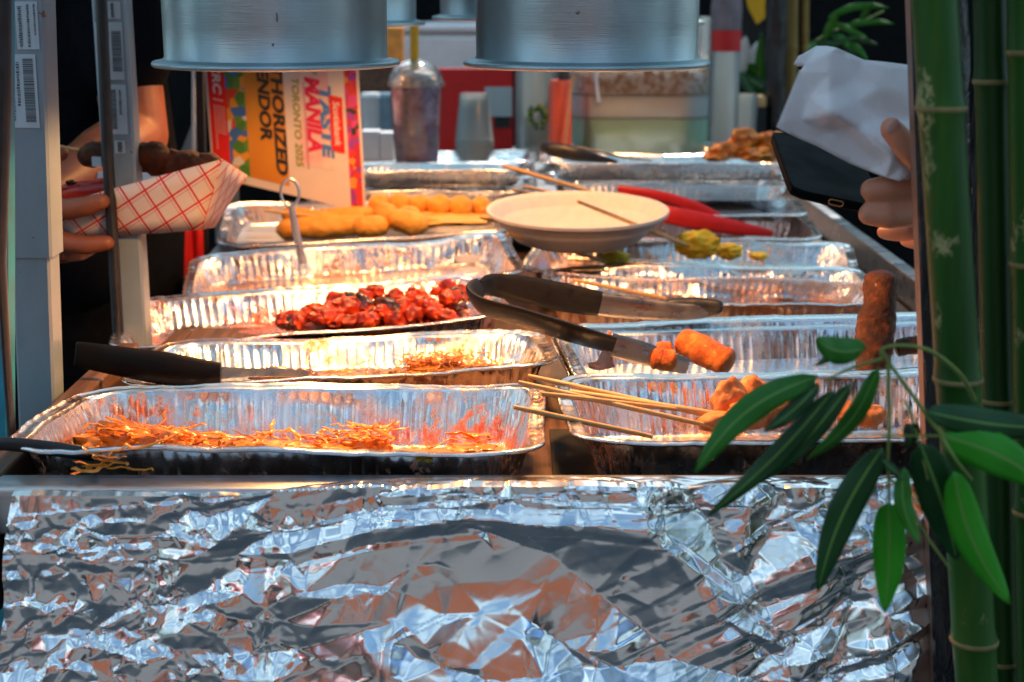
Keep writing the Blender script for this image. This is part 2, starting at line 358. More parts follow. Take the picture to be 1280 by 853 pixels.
def roll_shape(b, p0, p1, r, seed=0, amp=.12, seg=20, n=18, bend=0, taper=.8, wrap=0):
    """a hand-rolled, bumpy sausage from p0 to p1"""
    p0, p1 = Vector(p0), Vector(p1); t = (p1 - p0); L = t.length; t.normalize()
    a = Vector((0, 0, 1)) if abs(t.z) < .9 else Vector((1, 0, 0)); u = (a - t * a.dot(t)).normalized(); v = t.cross(u)
    vs = []; fs = []
    for i in range(n):
        s = i / (n - 1); e = min(s, 1 - s) * L / r * (2.2 if wrap > .05 else 1)
        rr = r * (math.sqrt(max(0, 1 - (1 - min(1, e)) ** 2)) if e < 1 else 1) * (1 - (1 - taper) * abs(s - .5) * 1.2)
        if i in (0, n - 1): rr = r * .25
        cen = p0 + t * (s * L) + u * bend * math.sin(math.pi * s)
        for j in range(seg):
            an = 2 * math.pi * j / seg; d = u * math.cos(an) + v * math.sin(an)
            q = (cen + d * rr) * 40 + Vector((seed, seed * 2, 0))
            vs.append(cen + d * rr * (1 + amp * noise.noise(q) + amp * .5 * noise.noise(q * 3) + wrap * (((s * 2.2 + an / 6.2832) % 1) - .5) + wrap * .8 * noise.noise(q * 8)))
    for i in range(n - 1):
        for j in range(seg): fs.append((i*seg+j, i*seg+(j+1) % seg, (i+1)*seg+(j+1) % seg, (i+1)*seg+j))
    fs.append(tuple(range(seg))[::-1]); fs.append(tuple((n-1)*seg+j for j in range(seg)))
    return b.add(vs, fs)
_tc = {}
def text2d(s, bold=0.02, shear=0):
    key = (s, bold, shear)
    if key in _tc: return _tc[key]
    cu = bpy.data.curves.new('t', 'FONT'); cu.body = s; cu.size = 1; cu.offset = bold; cu.shear = shear; cu.resolution_u = 3
    o = bpy.data.objects.new('t', cu); COL.objects.link(o); dg = bpy.context.evaluated_depsgraph_get(); me = o.evaluated_get(dg).to_mesh()
    vs = [v.co.copy() for v in me.vertices]; fs = [tuple(p.vertices) for p in me.polygons]
    o.evaluated_get(dg).to_mesh_clear(); bpy.data.objects.remove(o); bpy.data.curves.remove(cu)
    x0 = min(v.x for v in vs); x1 = max(v.x for v in vs); y0 = min(v.y for v in vs); y1 = max(v.y for v in vs)
    r = ([((v.x - x0) / (x1 - x0), (v.y - y0) / (y1 - y0)) for v in vs], fs); _tc[key] = r; return r

# ================================================================= SETTING
ground = B().add([(-60, -60, 0), (60, -60, 0), (60, 60, 0), (-60, 60, 0)], [(0, 1, 2, 3)])
mk('road', ground, M['asphalt'], kind='structure', smooth=False)

pv = B().box((-20, -5.5, .0), (20, 1.25, .12), bev=.02); mk('pavement', pv, simple('paving_concrete', (.095, .098, .102), .8, 0, .18, 3, .3, .003), kind='structure', smooth=False)
# black sheet behind the stall, added to keep the background dark
def sheet(name, p0, p1, z0, z1, amp, lam, mat, nx=60, nz=24, thick=.004, **kw):
    p0, p1 = Vector(p0).to_3d(), Vector(p1).to_3d(); t = (p1 - p0).normalized(); nrm = Vector((t.y, -t.x, 0)); L = (p1 - p0).length
    vs = []; fs = []
    for j in range(nz + 1):
        for i in range(nx + 1):
            s = i / nx; z = z0 + (z1 - z0) * j / nz
            d = amp * (math.sin(s * L / lam * 6.28 + 1.3 * noise.noise(Vector((s * 3, z * 1.2, amp)))) + .8 * noise.noise(Vector((s * L * 3, z * 2, 1))))
            q = p0 + t * s * L + nrm * d; vs.append((q.x, q.y, z))
    for j in range(nz):
        for i in range(nx): a = j * (nx + 1) + i; fs.append((a, a + 1, a + nx + 2, a + nx + 1))
    return thicken(mk(name, B().add(vs, fs), mat, **kw), thick)
sheet('dark_backdrop', (-3.2, 5.6), (3.2, 5.6), .003, 2.45, .03, .5, M['sheet_black'],
      label='black sheet added as a dark backdrop behind the drink containers', cat='backdrop')
# unseen tent roof added to shade the stall, mirrored in the metal
cn = thing('added_canopy', 'unseen white tent canopy added over the food stall above the heat lamps', 'canopy', (0, 3.2, 2.5))
k = NT('white_canopy_fabric'); tl = k.n('BsdfTranslucent'); tl.inputs[0].default_value = (.60, .76, .82, 1); df = k.n('BsdfDiffuse'); df.inputs[0].default_value = (.7, .7, .72, 1)
mx = k.n('MixShader'); mx.inputs[0].default_value = .62; k.l(df.outputs[0], mx.inputs[1]); k.l(tl.outputs[0], mx.inputs[2]); k.l(mx.outputs[0], k.t.nodes['Material Output'].inputs[0]); M['canopy'] = k.m
b = B(); nx = 20
vs = [(-2.4, 1.40, 2.5), (2.4, 1.40, 2.5), (2.4, 4.2, 2.5), (-2.4, 4.2, 2.5), (0, 2.95, 3.3)]
b.add(vs, [(0, 1, 4), (1, 2, 4), (2, 3, 4), (3, 0, 4)]); thicken(mk('roof_fabric', b, M['canopy'], cn, smooth=False), .003)
for (x0, y0, x1, y1) in ((-2.4, 1.40, 2.4, 1.40), (2.4, 1.40, 2.4, 4.2), (-2.4, 4.2, 2.4, 4.2), (-2.4, 1.40, -2.4, 4.2)):
    mk('frame_bar', B().tube([(x0, y0, 2.48), (x1, y1, 2.48)], .018, 8), M['post'], cn)
for x in (-2.4, 2.4):
    for y in (1.40, 4.2): mk('tent_leg', B().tube([(x, y, 0), (x, y, 2.46)], .02, 8), M['post'], cn)

# brown brick building across the road behind the camera: what the foil mirrors
M['brick'] = None
k = NT('brown_brick'); br = k.n('TexBrick'); br.inputs['Scale'].default_value = 4.5; br.inputs[1].default_value = (.22, .048, .012, 1); br.inputs[2].default_value = (.27, .062, .017, 1); br.inputs[3].default_value = (.24, .10, .05, 1)
mp = k.n('Mapping'); mp.inputs['Rotation'].default_value = (R(90), 0, 0); k.l(k.co(), mp.inputs[0]); k.l(mp.outputs[0], br.inputs[0]); k.l(br.outputs[0], k.b.inputs['Base Color']); k.set(Roughness=.85); M['brick'] = k.m
M['window_glass'] = simple('shop_window', (.05, .07, .09), .08, 0, .1, bump=0)
M['cream'] = M['cream']
def building(x0, x1, y, h, label, wall, nwin):
    t = thing('brick_building', label, 'building', ((x0 + x1) / 2, y, 0))
    mk('wall', B().box((x0, y - 6, 0), (x1, y, h)), wall, t, smooth=False)
    mk('cornice', B().box((x0 - .1, y - 5.9, h - .35), (x1 + .1, y + .15, h + .1), bev=.04), M['kerb'], t, smooth=False)
    for f in range(int(h // 3)):
        for i in range(nwin):
            cx = x0 + (x1 - x0) * (i + .5) / nwin; z0 = .9 + f * 3
            fr = mk('window', B().box((cx - .62, y - .02, z0 - .08), (cx + .62, y + .05, z0 + 1.6), bev=.01), M['white_plastic'], t, smooth=False)
            mk('pane', B().box((cx - .54, y + .0, z0), (cx + .54, y + .056, z0 + 1.52)), M['window_glass'], fr, smooth=False)
building(-9.5, 5.2, -9, 3.7, 'brown brick building across the road mirrored in the foil', M['brick'], 3)

# market tents and trees across the road, added to vary what the metal mirrors
def tent(label, x, y, w_, col, val):
    t = thing('added_tent', label, 'tent', (x, y, 0)); m1 = simple('tent_fabric', col, .8, 0, .05, 4, .2); m2 = simple('tent_valance', val, .8, 0, .05, 4, .2)
    b = B(); h_ = w_ / 2; b.add([(x-h_, y-h_, 2.3), (x+h_, y-h_, 2.3), (x+h_, y+h_, 2.3), (x-h_, y+h_, 2.3), (x, y, 3.2)], [(0, 1, 4), (1, 2, 4), (2, 3, 4), (3, 0, 4)]); thicken(mk('roof', b, m1, t, smooth=False), .01)
    for dx, dy, ww, dd in ((0, h_, h_, .01), (0, -h_, h_, .01), (h_, 0, .01, h_), (-h_, 0, .01, h_)): mk('valance', B().box((x+dx-ww, y+dy-dd, 2.0), (x+dx+ww, y+dy+dd, 2.295)), m2, t, smooth=False)
    for dx in (-h_, h_):
        for dy in (-h_, h_): mk('tent_leg', B().tube([(x+dx*.985, y+dy*.985, .121), (x+dx*.985, y+dy*.985, 2.29)], .03, 8), M['post'], t)
    mk('counter', B().box((x-h_*.9, y+h_*.5, .121), (x+h_*.9, y+h_*.8, .95), bev=.02), M['sheet_black'], t, smooth=False)
tent('added white market tent with a red valance across the pavement', -3.6, -4.0, 2.4, (.75, .75, .76), (.55, .02, .03))
tent('added blue market tent across the pavement', 2.6, -4.2, 2.4, (.05, .16, .40), (.05, .16, .40))
tent('added white market tent left of the red edged one across the pavement', -7.0, -4.0, 2.4, (.75, .75, .76), (.7, .7, .7))
def tree(label, x, y, h_, seed):
    t = thing('added_tree', label, 'tree', (x, y, 0)); r2 = random.Random(seed)
    b = B(); b.tube([(x, y, 0), (x + .05, y, h_ * .3), (x, y, h_ * .6)], [.16, .12, .06], 10)
    for q in range(6): a = q * 1.05; b.tube([(x, y, h_ * (.35 + .04 * q)), (x + math.cos(a) * h_ * .2, y + math.sin(a) * h_ * .2, h_ * (.6 + .04 * q))], [.05, .02], 6)
    mk('trunk', b, M['wood'], t); b = B()
    for q in range(2600):
        d = Vector((r2.gauss(0, 1), r2.gauss(0, 1), r2.gauss(0, 1))).normalized() * (r2.random() ** .4); n_ = 1 + .4 * noise.noise(d * 2 + Vector((seed, 0, 0)))
        c = Vector((x + d.x * h_ * .3 * n_, y + d.y * h_ * .3 * n_, h_ * .72 + d.z * h_ * .28 * n_)); u = Vector((r2.gauss(0, 1), r2.gauss(0, 1), r2.gauss(0, 1))).normalized() * .11; v = u.cross(Vector((r2.random(), r2.random(), 1))).normalized() * .06
        b.add([c - u, c - v, c + u, c + v], [(0, 1, 2, 3)])
    mk('crown', b, simple('tree_leaves', (.03, .07, .02), .6), t, kind='stuff')
tree('added broad dark street tree across the road, right of the blue tent', 6.2, -6.5, 6.5, 3)
tree('added dark street tree between the two white tents across the road', -5.3, -6.8, 6.0, 5)

# ================================================================= TABLE
TZ = .872                      # table top
t = thing('serving_table', 'long wooden serving table holding rows of foil pans, with a metal rail along its front', 'table', (0, 2.9, 0))
mk('tabletop', B().box((-.50, 1.502, TZ - .03), (.66, 4.6, TZ), bev=.003), M['wood'], t, smooth=False)
# front rail
rl = B().box((-.500, 1.455, .885), (.655, 1.500, .9325), bev=.004); mk('front_rail', rl, M['rail_alu'], t, smooth=True, angle=40)
# left wooden side board: follows (20,590) .. (245,362)
pA = at(4, 598, 1.47); pA.z = .93
sb = B()
for (ya, yb, zt) in ((1.44, 2.10, .93), (2.104, 3.3, .871)):
    mk('side_board', B().box((-.530, ya, .80), (-.501, yb, zt), bev=.003), M['wood'], t, smooth=False)
mk('side_rail', B().box((.665, 1.5, .86), (.69, 4.4, .925), bev=.003), M['rail_alu'], t, smooth=False)
for x in (-.46, .62):
    for y in (1.56, 4.5): mk('leg', B().box((x - .02, y - .02, 0), (x + .02, y + .02, TZ - .031)), M['black_matte'], t, smooth=False)
# back riser
rs = thing('display_riser', 'low silver riser under the back pans and the purple drink', 'riser', (.05, 3.8, TZ))
mk('riser_top', B().box((-.42, 3.14, .942), (.50, 4.5, .955), bev=.002), M['rail_alu'], rs, smooth=False)
for x in (-.40, .48):
    for y in (3.2, 4.45): mk('leg', B().box((x - .012, y - .012, TZ + .0005), (x + .012, y + .012, .9415)), M['rail_alu'], rs, smooth=False)

# ================================================================= FOIL PANS
def outline(a, bb, r, N):
    """N points on a rounded rectangle, with (pos, normal, arc, cornerness); sampled by the outer one's arc"""
    segs = []; q = math.pi / 2 * r
    sx, sy = 2 * (a - r), 2 * (bb - r); per = 2 * sx + 2 * sy + 4 * q; res = []
    for i in range(N):
        s = per * i / N; s0 = s
        for kx, (ln, typ) in enumerate(((sx, 's'), (q, 'c'), (sy, 's'), (q, 'c'), (sx, 's'), (q, 'c'), (sy, 's'), (q, 'c'))):
            if s < ln: break
            s -= ln
        res.append((kx, s / ln, s0, per))
    return res
def rr_point(a, bb, r, kx, fr):
    sx, sy = (a - r), (bb - r)
    if kx == 0: return Vector((-sx + 2*sx*fr, -bb, 0)), Vector((0, -1, 0))
    if kx == 2: return Vector((a, -sy + 2*sy*fr, 0)), Vector((1, 0, 0))
    if kx == 4: return Vector((sx - 2*sx*fr, bb, 0)), Vector((0, 1, 0))
    if kx == 6: return Vector((-a, sy - 2*sy*fr, 0)), Vector((-1, 0, 0))
    cx, cy, a0 = {1: (sx, -sy, -90), 3: (sx, sy, 0), 5: (-sx, sy, 90), 7: (-sx, -sy, 180)}[kx]
    an = R(a0 + 90 * fr); d = Vector((math.cos(an), math.sin(an), 0)); return Vector((cx, cy, 0)) + d * r, d
def pan(label, cx, cy, zf, zb, mat, seed, yaw=0, L=.53, W=.325, depth=None, group='foil pans on the serving table', N=900, dent=1.0, floor=None, rimwob=.004, crush=0, name='foil_pan', roll=0):
    """zf, zb: rim height at front and back"""
    floor = TZ + .0015 if floor is None else floor
    zc = (zf + zb) / 2; tilt = math.atan2(zb - zf, W)
    if depth is None: depth = max(.02, min(zf, zb) - floor)
    e = thing(name, label, 'foil pan', (cx, cy, zc), group, (tilt, -R(roll), R(yaw)))
    a, bb, r0 = L / 2, W / 2, .055
    P = outline(a, bb, r0, N)
    prof = [(.0015, -.0035, 0), (.0, -.0025, 0), (-.0006, -.001, 0), (0, .0006, 0), (.0015, .0014, 0), (.003, .0008, 0), (.0042, -.0004, 0),
            (.009, -.0010, 0), (.0145, -.0004, 0), (.0170, -.0018, 0), (.0182, -.005, .0)]
    nrim = len(prof); nw = 11
    for i in range(1, nw + 1):
        s = i / nw; prof.append((.0182 + .018 * s, -.005 - (depth - .0085) * s, min(1, s * 5, (1 - s) * 8 + .15)))
    prof += [(.0385, -depth + .0012, 0), (.043, -depth, 0), (.055, -depth, 0), (.075, -depth + .001, 0), (.1, -depth, 0), (.13, -depth, 0), (W / 2 - .012, -depth, 0)]
    off = Vector((seed * 11.3, seed * 5.7, 0)); rows = []
    for (o, z, fl) in prof:
        row = []
        rr = max(.008, r0 - o * .75) if o < .06 else max(.004, r0 - o * .32)
        rr = min(rr, bb - o - .001) if bb - o > .003 else .001
        for (kx, fr, s, per) in P:
            p, n_ = rr_point(a - o, bb - o, rr, kx, fr)
            corner = kx % 2 == 1
            # ribs
            if corner: edge = 1.0
            else:
                ln = 2 * ((a - r0) if kx in (0, 4) else (bb - r0)); edge = max(0, 1 - min(fr, 1 - fr) * ln / .05)
            ph = (s / .0135) % 1 - .5; rib = 1 - 1.8 * math.exp(-(ph / .17) ** 2)
            crk = noise.noise(Vector((s * 330, z * 22, seed))) * 1.2 + noise.noise(Vector((s * 700, z * 50, seed + 3))) * .6
            cr2 = noise.noise(Vector((s * 90, z * 30, seed + 9))) + 2.6 * noise.noise(Vector((s * 16, z * 18, seed + 2)))
            d = fl * ((1 - edge) * rib * (.0007 + .0010 * noise.noise(Vector((s * 8, seed * 3, 1)))) + edge * crk * .0022 + dent * .0009 * cr2)
            if crush and fl: d += crush * .010 * noise.noise(Vector((s * 14, z * 25, seed + 5)))
            p = p + n_ * d
            # overall warp
            w_ = noise.noise(Vector((p.x * 4.5, p.y * 5, seed * 2.3))) * rimwob * 1.6 + noise.noise(Vector((p.x * 13, p.y * 13, seed * 4.1))) * rimwob * .5
            if o < .016: w_ += noise.noise(Vector((s * 60, seed, 0))) * .0007 * dent
            k_ = max(0, 1 + z / depth)
            zz = z + w_ * k_
            wx = noise.noise(Vector((p.y * 6, seed, 4))) * .004 * k_; wy = noise.noise(Vector((p.x * 6, seed, 8))) * .005 * k_
            if o > .045: zz += .0009 * noise.noise(Vector((p.x * 40, p.y * 40, seed)))
            row.append(Vector((p.x + wx, p.y + wy, zz)))
        rows.append(row)
    def strip(i0, i1, cap=False):
        b = B(); b.v = [v for r_ in rows[i0:i1 + 1] for v in r_]
        for i in range(i1 - i0):
            o0 = i * N; b.f += [(o0 + j, o0 + N + j, o0 + N + (j + 1) % N, o0 + (j + 1) % N) for j in range(N)]
        if cap:
            last = (i1 - i0) * N; b.f.append(tuple(last + j for j in range(N))[::-1])
        return b
    mk('rim', strip(0, nrim - 1), M['alu'] if mat is None else M[mat], e, local=True)
    mk('pan_wall', strip(nrim - 1, len(rows) - 1, True), M['alu'] if mat is None else M[mat], e, local=True)
    return e
def drop(py, Y):  # height of the point seen at row py at depth Y
    return at(640, py, Y).z
def pxX(px, Y): return (px - 640) / F * Y * 1.0 / (cp) * 1.0 if False else at(px, 480, Y).x

def pan_px(label, xl, xr, Yc, yf, yb, mat, seed, **kw):
    W = kw.get('W', .325)
    zf = drop(yf, Yc - W / 2); zb = drop(yb, Yc + W / 2)
    py = (yf + yb) / 2; x0 = at(xl, py, Yc).x; x1 = at(xr, py, Yc).x
    kw.setdefault('L', x1 - x0)
    return pan(label, (x0 + x1) / 2, Yc, zf, zb, mat, seed, **kw)

pan_px('front left foil pan smeared with orange sauce, holding orange shreds', 52, 680, 1.66, 566, 480, 'alu_orange', 1, roll=.5, rimwob=.007, dent=1.6)
pan_px('foil pan with a small pile of brownish orange shreds, behind the front left pan', 176, 690, 2.035, 470, 420, 'alu_orange2', 2, yaw=3, roll=1.2, rimwob=.006, dent=1.5)
pan_px('foil pan on the left holding red glazed chicken chunks', 150, 628, 2.36, 415, 358, 'alu_red', 3, yaw=8, roll=3.0, rimwob=.006, dent=1.6)
pan_px('empty stained foil pan behind the red chicken, with a ring handled tong in it', 234, 646, 2.69, 362, 304, 'alu_brown', 4, yaw=9, roll=3.0, rimwob=.007, dent=1.6, N=700)
pan_px('foil pan of pale fried rolls and golden balls in front of the sign', 278, 640, 3.05, 300, 248, 'alu_light', 5, yaw=7, roll=1.6, N=600, depth=.035)
pan_px('front right foil pan with grilled chicken pieces and wooden skewers', 702, 1262, 1.70, 551, 466, 'alu_light', 6, floor=TZ + .0065, yaw=2, roll=.7, rimwob=.006, dent=1.5)
pan_px('lower foil pan nested under the spring roll pan', 700, 1250, 2.03, 479, 408, 'alu', 7, yaw=4.5, roll=1, rimwob=.003)
pan_px('foil pan of fried spring rolls on the right, top one of two nested pans', 702, 1252, 2.045, 468, 397, 'alu', 8, yaw=4.5, roll=1, depth=.05, rimwob=.003, dent=1.3)
pan_px('crumpled empty foil pan behind the big black handled tongs', 677, 1094, 2.57, 378, 332, 'alu_light', 9, yaw=-3, N=760, crush=1.3, rimwob=.008, dent=2)
pan_px('foil pan of yellow battered fritters in front of the paper bowl', 660, 1068, 2.84, 347, 298, 'alu_light', 10, yaw=-7, roll=-.8, N=700, rimwob=.006, dent=1.5)
pan_px('foil pan under the red tongs on the far right', 690, 1026, 3.14, 300, 262, 'alu_light', 11, yaw=-1, N=560, L=.50)
pan_px('foil pan lying behind the red tongs, partly under the paper bowl', 700, 1010, 3.22, 268, 246, 'alu', 12, yaw=-2, N=560, L=.48, W=.26, depth=.02)
FR = .957
pan_px('lower foil pan of the stack behind the golden balls', 392, 652, 3.34, 239, 222, 'alu', 13, N=500, floor=FR, L=.50)
pan_px('upper foil pan of the stack behind the golden balls', 388, 642, 3.34, 214, 203, 'alu', 14, N=500, floor=FR, depth=.035, L=.50)
pan_px('foil pan behind the purple drink, in front of the stacked clear cups', 400, 680, 3.98, 204, 188, 'alu', 15, N=500, floor=FR, L=.52)
pan_px('lower foil pan of the stack that holds crisp chicken', 680, 985, 3.36, 232, 217, 'alu', 16, N=500, floor=FR)
pan_px('upper foil pan of crisp chicken with a black handled utensil on its left corner', 674, 988, 3.36, 206, 192, 'alu', 17, N=500, floor=FR, depth=.035)
pan_px('foil pan in front of the green drink container', 690, 905, 3.95, 193, 178, 'alu', 18, N=450, floor=FR, L=.44)
hb = thing('shade_holder', 'black shallow holder added as the shade under the front right foil pan', 'pan holder', (.36, 1.70, TZ + .001))  # black holder added for the shade under the pan
mk('holder_base', B().box((.045, 1.505, TZ + .001), (.62, 1.86, TZ + .005)), M['black_matte'], hb, smooth=False)
mk('holder_lip', B().box((.045, 1.505, TZ + .0052), (.62, 1.511, TZ + .040), bev=.001), M['black_matte'], hb, smooth=False)
# black tray under the roll pan
bt = thing('serving_tray', 'dark flat tray under the pan of pale fried rolls', 'tray', (-.19, 3.02, .93))
b = B(); c0 = at(262, 318, 2.87); c1 = at(640, 300, 2.87)
vs = [(c0.x, 2.85, c0.z), (c1.x, 2.85, c0.z), (c1.x, 3.2, c0.z + .015), (c0.x, 3.2, c0.z + .015)]
vs2 = [(x, y, z - .012) for x, y, z in vs]; b.add(vs + vs2, [(0, 1, 2, 3), (7, 6, 5, 4), (0, 4, 5, 1), (1, 5, 6, 2), (2, 6, 7, 3), (3, 7, 4, 0)])
mk('tray_plate', b, M['rail_alu'], bt, smooth=False)
b = B(); b.box((c0.x + .03, 2.9, TZ + .001), (c1.x - .03, 3.17, c0.z - .0125)); mk('tray_base', b, M['black_matte'], bt, smooth=False)

# ================================================================= CRUMPLED FOIL SKIRT
def facet_tex(n, seed, res=420, border=.02):
    r = random.Random(seed); pts = [Vector((0, 0)), Vector((1, 0)), Vector((0, 1)), Vector((1, 1))] + [Vector((r.random(), r.random())) for _ in range(n)]
    for q in range(1, 8): pts += [Vector((q / 8, 0)), Vector((q / 8, 1)), Vector((0, q / 8)), Vector((1, q / 8))]
    h = [r.uniform(-1, 1) for _ in pts]
    vv, ee, ff, ov, oe, of = geometry.delaunay_2d_cdt(pts, [], [], 0, 1e-6)
    hh = [h[o[0]] for o in ov]; img = np.zeros((res, res))
    for f in ff:
        (x0, y0), (x1, y1), (x2, y2) = [(vv[i].x * (res - 1), vv[i].y * (res - 1)) for i in f]
        ax, bx = int(max(0, math.floor(min(x0, x1, x2)))), int(min(res - 1, math.ceil(max(x0, x1, x2))))
        ay, by = int(max(0, math.floor(min(y0, y1, y2)))), int(min(res - 1, math.ceil(max(y0, y1, y2))))
        X, Y = np.meshgrid(np.arange(ax, bx + 1), np.arange(ay, by + 1)); den = (y1 - y2) * (x0 - x2) + (x2 - x1) * (y0 - y2)
        if abs(den) < 1e-9: continue
        l0 = ((y1 - y2) * (X - x2) + (x2 - x1) * (Y - y2)) / den; l1 = ((y2 - y0) * (X - x2) + (x0 - x2) * (Y - y2)) / den; l2 = 1 - l0 - l1
        m = (l0 >= -1e-3) & (l1 >= -1e-3) & (l2 >= -1e-3)
        H = l0 * hh[f[0]] + l1 * hh[f[1]] + l2 * hh[f[2]]; sub = img[ay:by + 1, ax:bx + 1]; sub[m] = H[m]
    return img
def samp(img, u, v):
    n = img.shape[0] - 1; u = np.abs((u + 1) % 2 - 1) * n if False else (1 - np.abs((u % 2) - 1)) * n; v = (1 - np.abs((v % 2) - 1)) * n
    i = np.clip(u.astype(int), 0, n - 1); j = np.clip(v.astype(int), 0, n - 1); fu = u - i; fv = v - j
    return (img[j, i] * (1 - fu) + img[j, i + 1] * fu) * (1 - fv) + (img[j + 1, i] * (1 - fu) + img[j + 1, i + 1] * fu) * fv
T1, T2, T3 = facet_tex(64, 14, 600), facet_tex(190, 8, 700), facet_tex(2600, 9, 1100)
T5 = facet_tex(760, 31, 900)
T4 = facet_tex(120, 21)
nu, nv = 640, 320
U, V = np.meshgrid(np.linspace(-.474, .46, nu), np.linspace(0, .44, nv))      # metres: across, down
def gz(x, y, s, seed):   # cheap smooth random field
    r = np.random.RandomState(seed); a = np.zeros_like(x)
    for q in range(7):
        kx, ky = r.normal(0, s, 2); a += np.sin(x * kx + y * ky + r.uniform(0, 6.28))
    return a / 3
calm = np.exp(-(((U + .03) / .13) ** 2 + ((V - .115) / .055) ** 2) * 1.3)          # the flat middle pane
left = 1 / (1 + np.exp((U + .28) / .03)); right = 1 / (1 + np.exp(-(U - .14 - (V - .1) * .3) / .04))
warpu = U + .004 * gz(U, V, 14, 1); warpv = V + .004 * gz(U, V, 14, 2)
h = .015 * samp(T1, warpu / .9 + .6, warpv / .62) * (1 - .6 * calm) * (1 - .2 * left)
h += .0110 * samp(T2, warpu / .75 + .31, warpv / .75 + .1) * (1 - .85 * calm) * (.8 + .25 * np.clip(gz(U, V, 12, 3), -1, 1))
h += .0018 * samp(T3, warpu / .62 + .2, warpv / .62) * (1 - .9 * calm) * (.22 + 1.0 * left + .45 * np.clip(gz(U, V, 18, 4), 0, 1) + .9 * (V < .05))
ca, sa = math.cos(R(-28)), math.sin(R(-28)); du = U * ca + V * sa; dv = -U * sa + V * ca  # diagonal folds on the right
ridge = samp(T4, du / 2.4 + .5, dv / .42 + .2)
h += .012 * ridge * right
h += .0042 * samp(T5, warpu / .7 + .4, warpv / .7 + .3) * (1 - .75 * calm) * (.55 + .6 * np.clip(gz(U, V, 16, 8), 0, 1))
h += .006 * np.abs(samp(T4, du / 3 + .1, dv / .25)) * right
h += .0028 * samp(T3, U / .45, V / .45) * (left * .55 + .05 * (1 - calm))
# horizontal ledge where the foil turns over the rail
h += .0045 * np.clip(1 - np.abs(V - .056 - .05 * np.abs(U + .02)) / .014, 0, 1) * (1 - left) * (1 - right) + .004 * samp(T4, U / 2, V / .1) * np.exp(-((V - .04) / .03) ** 2)
h = (h + .004) * np.clip(.25 + V / .05, 0, 1)
top = .9315; lip = np.where(U > -.16, 1., 0.); lipw = .28 + .72 / (1 + np.exp(-(U + .17) / .03))   # the foil climbs over the rail right of here
R_ = .004
vs = np.zeros((nv, nu, 3)); vs[..., 0] = U + .004 * gz(U, V, 20, 6) - .05 * np.clip((V - .02) / .3, 0, 1) ** 1.5 * left
lead = .030 * lipw   # arc length on the rail top
z_off = np.clip(V - lead, 0, None)
y_top = np.clip(lead - V, 0, None)
vs[..., 1] = 1.4515 + y_top - np.abs(h + .004) * np.where(z_off > 0, 1, .15) - .001 - .14 * np.clip(V - .03, 0, 1) * (1 - .45 * calm)
vs[..., 2] = (top + .0035) - (1 - lipw) * .010 - z_off + np.where(z_off <= 0, .0008 + np.abs(h) * .55, .55 * np.abs(h) * np.exp(-z_off / .01))
b = B(); b.v = [Vector(p) for p in vs.reshape(-1, 3)]
idx = np.arange(nv * nu).reshape(nv, nu); q = np.stack([idx[:-1, :-1], idx[1:, :-1], idx[1:, 1:], idx[:-1, 1:]], -1).reshape(-1, 4); b.f = [tuple(map(int, r)) for r in q]
fo = mk('foil_skirt', b, M['foil'], angle=17, label='crumpled aluminium foil sheet hanging over the front of the table', cat='foil')
# a loose lump of foil at the lower left corner
# black cloth added so no daylight shows under the table behind the foil
M['skirt'] = simple('black_cloth', (.008, .008, .009), .9)
sheet('blocking_cloth', (-.46, 1.535), (.62, 1.535), .02, .838, .006, .2, M['skirt'], label='black cloth added under the table behind the foil to block daylight', cat='cloth')

# ================================================================= POSTS
def prism_between(b, p0, p1, w, d, bev=.003):
    """square tube between two points, faces square to the world"""
    p0, p1 = Vector(p0), Vector(p1)
    b2 = B().box((-w/2, -d/2, 0), (w/2, d/2, 1), bev=0); hw, hd = w/2, d/2
    c = bev; ring = [(-hw + c, -hd), (hw - c, -hd), (hw, -hd + c), (hw, hd - c), (hw - c, hd), (-hw + c, hd), (-hw, hd - c), (-hw, -hd + c)]
    vs = [p0 + Vector((x, y, 0)) for x, y in ring] + [p1 + Vector((x, y, 0)) for x, y in ring]
    return b.add(vs, [(i, (i+1) % 8, 8 + (i+1) % 8, 8 + i) for i in range(8)] + [tuple(range(8))[::-1], tuple(range(8, 16))])
def lean(px0, py0, px1, py1, Y, z0, z1):
    a, c = at(px0, py0, Y), at(px1, py1, Y); t = (c - a) / (c.z - a.z); return a + t * (z0 - a.z), a + t * (z1 - a.z)
